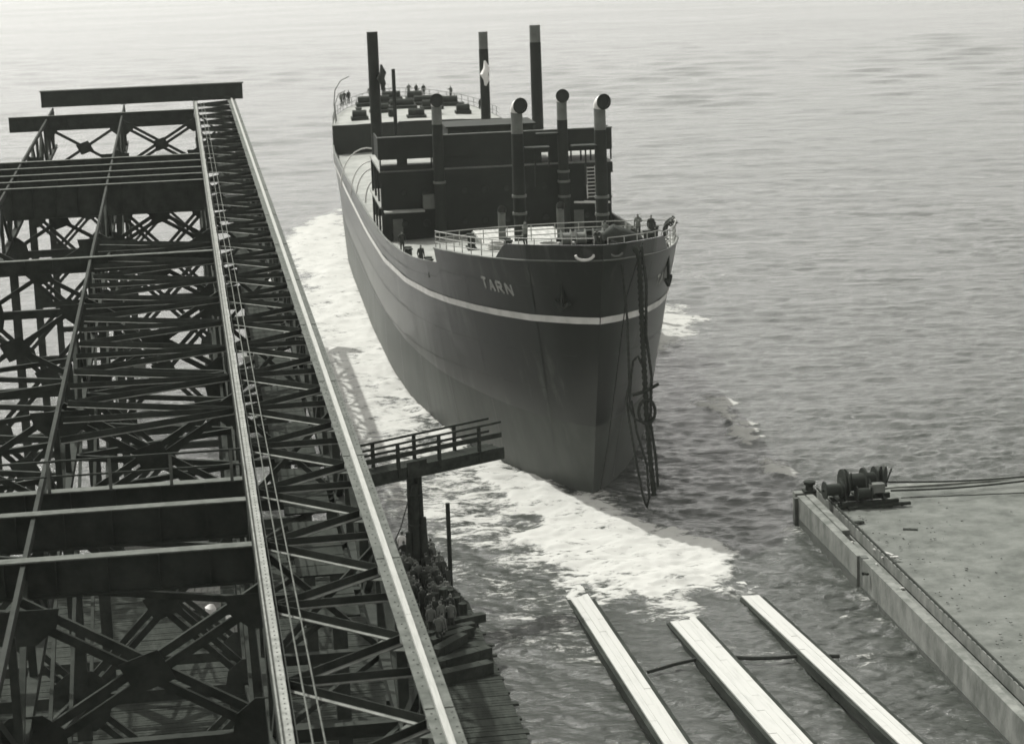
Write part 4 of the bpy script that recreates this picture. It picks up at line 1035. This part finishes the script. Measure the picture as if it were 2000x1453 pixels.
m = MB(); m.box((0, 0, .06), (.75, .75, .12)); m.build('base', 'dark_steel', b_); m = MB(); m.tube([(0, 0, .1), (0, 0, .4), (0, 0, .46), (0, 0, .62), (0, 0, .66)], [.24, .22, .34, .36, .28], 14); m.build('head', 'dark_steel', b_, True)
# the winch
wn = W(1668, 984, qz); wt = thing('winch', 'large dark cable winch with drums and gears standing on the quay', 'winch', (wn[0], wn[1], qz), math.radians(10))
for y in (-.75, .75):
    m = MB(); m.bar((-1.2, y, .16), (2.4, y, .16), .22, .3); m.build('base_beam', 'timber', wt)
for x in (-.9, .3, 1.6):
    m = MB(); m.bar((x, -1.1, .36), (x, 1.1, .36), .2, .14); m.build('cross_beam', 'dark_steel', wt)
def drum(c, r, L, fl, name='drum', ax=(1, 0, 0), mt='dark_steel', n=18):
    m = MB(); c = Vector(c); a = Vector(ax).normalized(); t_ = .07
    m.tube([c - a * L / 2, c - a * (L / 2 - t_), c - a * (L / 2 - t_ - .005), c + a * (L / 2 - t_ - .005), c + a * (L / 2 - t_), c + a * L / 2], [fl, fl, r, r, fl, fl], n); return m.build(name, mt, wt, True)
drum((-1.35, -.2, 1.0), .34, 1.0, .52, 'warping_drum'); drum((.1, .15, 1.25), .5, 1.1, .8, 'main_drum'); drum((1.05, .35, 1.3), .42, .7, .72, 'main_drum')
drum((.35, -.7, .8), .3, .9, .42); drum((1.75, .1, 1.5), .34, .35, .55, 'brake_drum', (.8, -.5, 0)); drum((-.55, .4, 1.15), .5, .1, .85, 'gear_wheel'); drum((.72, -.35, 1.0), .4, .1, .6, 'gear_wheel')
m = MB(); m.tube([(-2.0, -.2, 1.0), (1.9, -.2, 1.0)], .08, 8); m.tube([(-.7, .3, 1.28), (1.9, .3, 1.28)], .09, 8); m.build('shaft', 'steel', wt)
for x in (-.72, .72, 1.5):
    m = MB(); m.poly([(x, -.7, .4), (x, .9, .4), (x, .6, 1.45), (x, .1, 1.5), (x, -.35, 1.15)], .09, (1, 0, 0)); m.build('side_frame', 'dark_steel', wt)
m = MB(); m.box((1.1, -.65, 1.05), (.9, .55, .5)); m.build('motor_box', 'mid_paint', wt)
m = MB(); m.bar((1.9, -.1, 1.1), (2.15, -.3, 2.0), .07, .07); m.bar((-.2, -.4, 1.2), (-.35, -.5, 2.0), .06, .06); m.build('lever', 'dark_steel', wt)
for px, lb in (((1735, 985), 'long dark timber lying in front of the winch'), ((1700, 990), 'dark timber in front of the winch, left one')):
    board(px, qz + .06, 2.6, .22, .12, lb, 'timber', .16)
for i, (a, b, lb) in enumerate([((1733, 941), (2010, 930), 'upper cable leading right from the winch'), ((1740, 958), (2010, 938), 'lower cable leading right from the winch'), ((1760, 972), (2010, 962), 'thin cable lying on the sand right of the winch')]):
    m = MB(); p_ = V(W(a[0], a[1], qz + (.8 if i == 0 else .25 if i == 1 else .1))); q_ = V(W(b[0], b[1], qz + (.5 if i == 0 else .2 if i == 1 else .1)))
    m.tube([p_.lerp(q_, t) - Vector((0, 0, .12 * math.sin(math.pi * t) if i < 2 else 0)) for t in np.linspace(0, 1, 8)], .06 if i < 2 else .035, 6); tag(m.build('winch_cable', 'rope', None, True), lb, 'cable', 'winch cables')

# ------------------------------------------------------------ clutter on the jetty below the girders
def stack(px, label, nx, ny, nz, d, mt, rz=0.0, cat='timber stack'):
    c = W(px[0], px[1], jz); t = thing('timber_stack', label, cat, (c[0], c[1], jz), RZ + rz)
    bm_ = MB(); bm_.box((0, 0, 0), (d[0] * .93, d[1] * .93, d[2] * .9)); me = bm_.mesh('block', mt)
    for k in range(nz):
        for j in range(ny):
            for i in range(nx): link('block', me, t, loc=((i - nx / 2 + .5) * d[0] + rng.uniform(-.02, .02), (j - ny / 2 + .5) * d[1], (k + .5) * d[2]))
stack((395, 1185), 'pale stack of blocks seen between the girders at the lower left', 6, 2, 6, (.32, .5, .3), 'pale_timber')
stack((290, 1095), 'long pale stack of blocks under the cross girder at the left edge', 9, 2, 5, (.32, .5, .22), 'pale_timber')
stack((475, 1240), 'low pale stack close to the left chord of the runway', 4, 2, 3, (.4, .6, .3), 'pale_timber')
c = W(412, 1198, jz); m = MB(); m.tube([(0, 0, 0), (0, 0, .3), (.08, 0, .4), (.1, 0, .5)], [.25, .3, .2, .05], 10); o = m.build('canvas_bundle', 'white_cloth', None, True); o.location = V(c)
tag(o, 'small white canvas bundle standing before the pale stack', 'canvas bundle')
# flags rolled on the posts behind the bridge
for e, z, r_, mt, lb in ((1.75, 21.4, .62, 'white_cloth', 'white flag gathered on the middle post behind the bridge'), (-7.6, 21.6, .6, 'coat', 'dark flag gathered on the left post beside the bridge')):
    c = V(shipw(e, 65.4 if e > 0 else 63.3, z)); m = MB()
    m.tube([(.0, 0, -1.1), (.12, -.05, -.6), (-.1, -.1, -.1), (.15, -.05, .4), (0, 0, 1.1)], [.1, r_ * .45, r_ * .6, r_ * .5, .08], 9); o = m.build('rolled_flag', mt, None, True); o.location = c; tag(o, lb, 'flag', 'rolled flags')

# ------------------------------------------------------------ thin harbour haze
hm = bpy.data.materials.new('haze'); hm.use_nodes = True; hn = hm.node_tree.nodes
for x_ in list(hn):
    if x_.type == 'BSDF_PRINCIPLED': hn.remove(x_)
pv = hn.new('ShaderNodeVolumePrincipled'); pv.inputs['Color'].default_value = (.94, .98, .91, 1); pv.inputs['Density'].default_value = .00009; pv.inputs['Anisotropy'].default_value = .3
hm.node_tree.links.new(pv.outputs[0], hn['Material Output'].inputs['Volume']); MATS['haze'] = hm
m = MB(); m.box((0, 1500, 18.5), (5200, 3200, 43)); link('haze', m.mesh('haze', 'haze'), None, 'stuff')
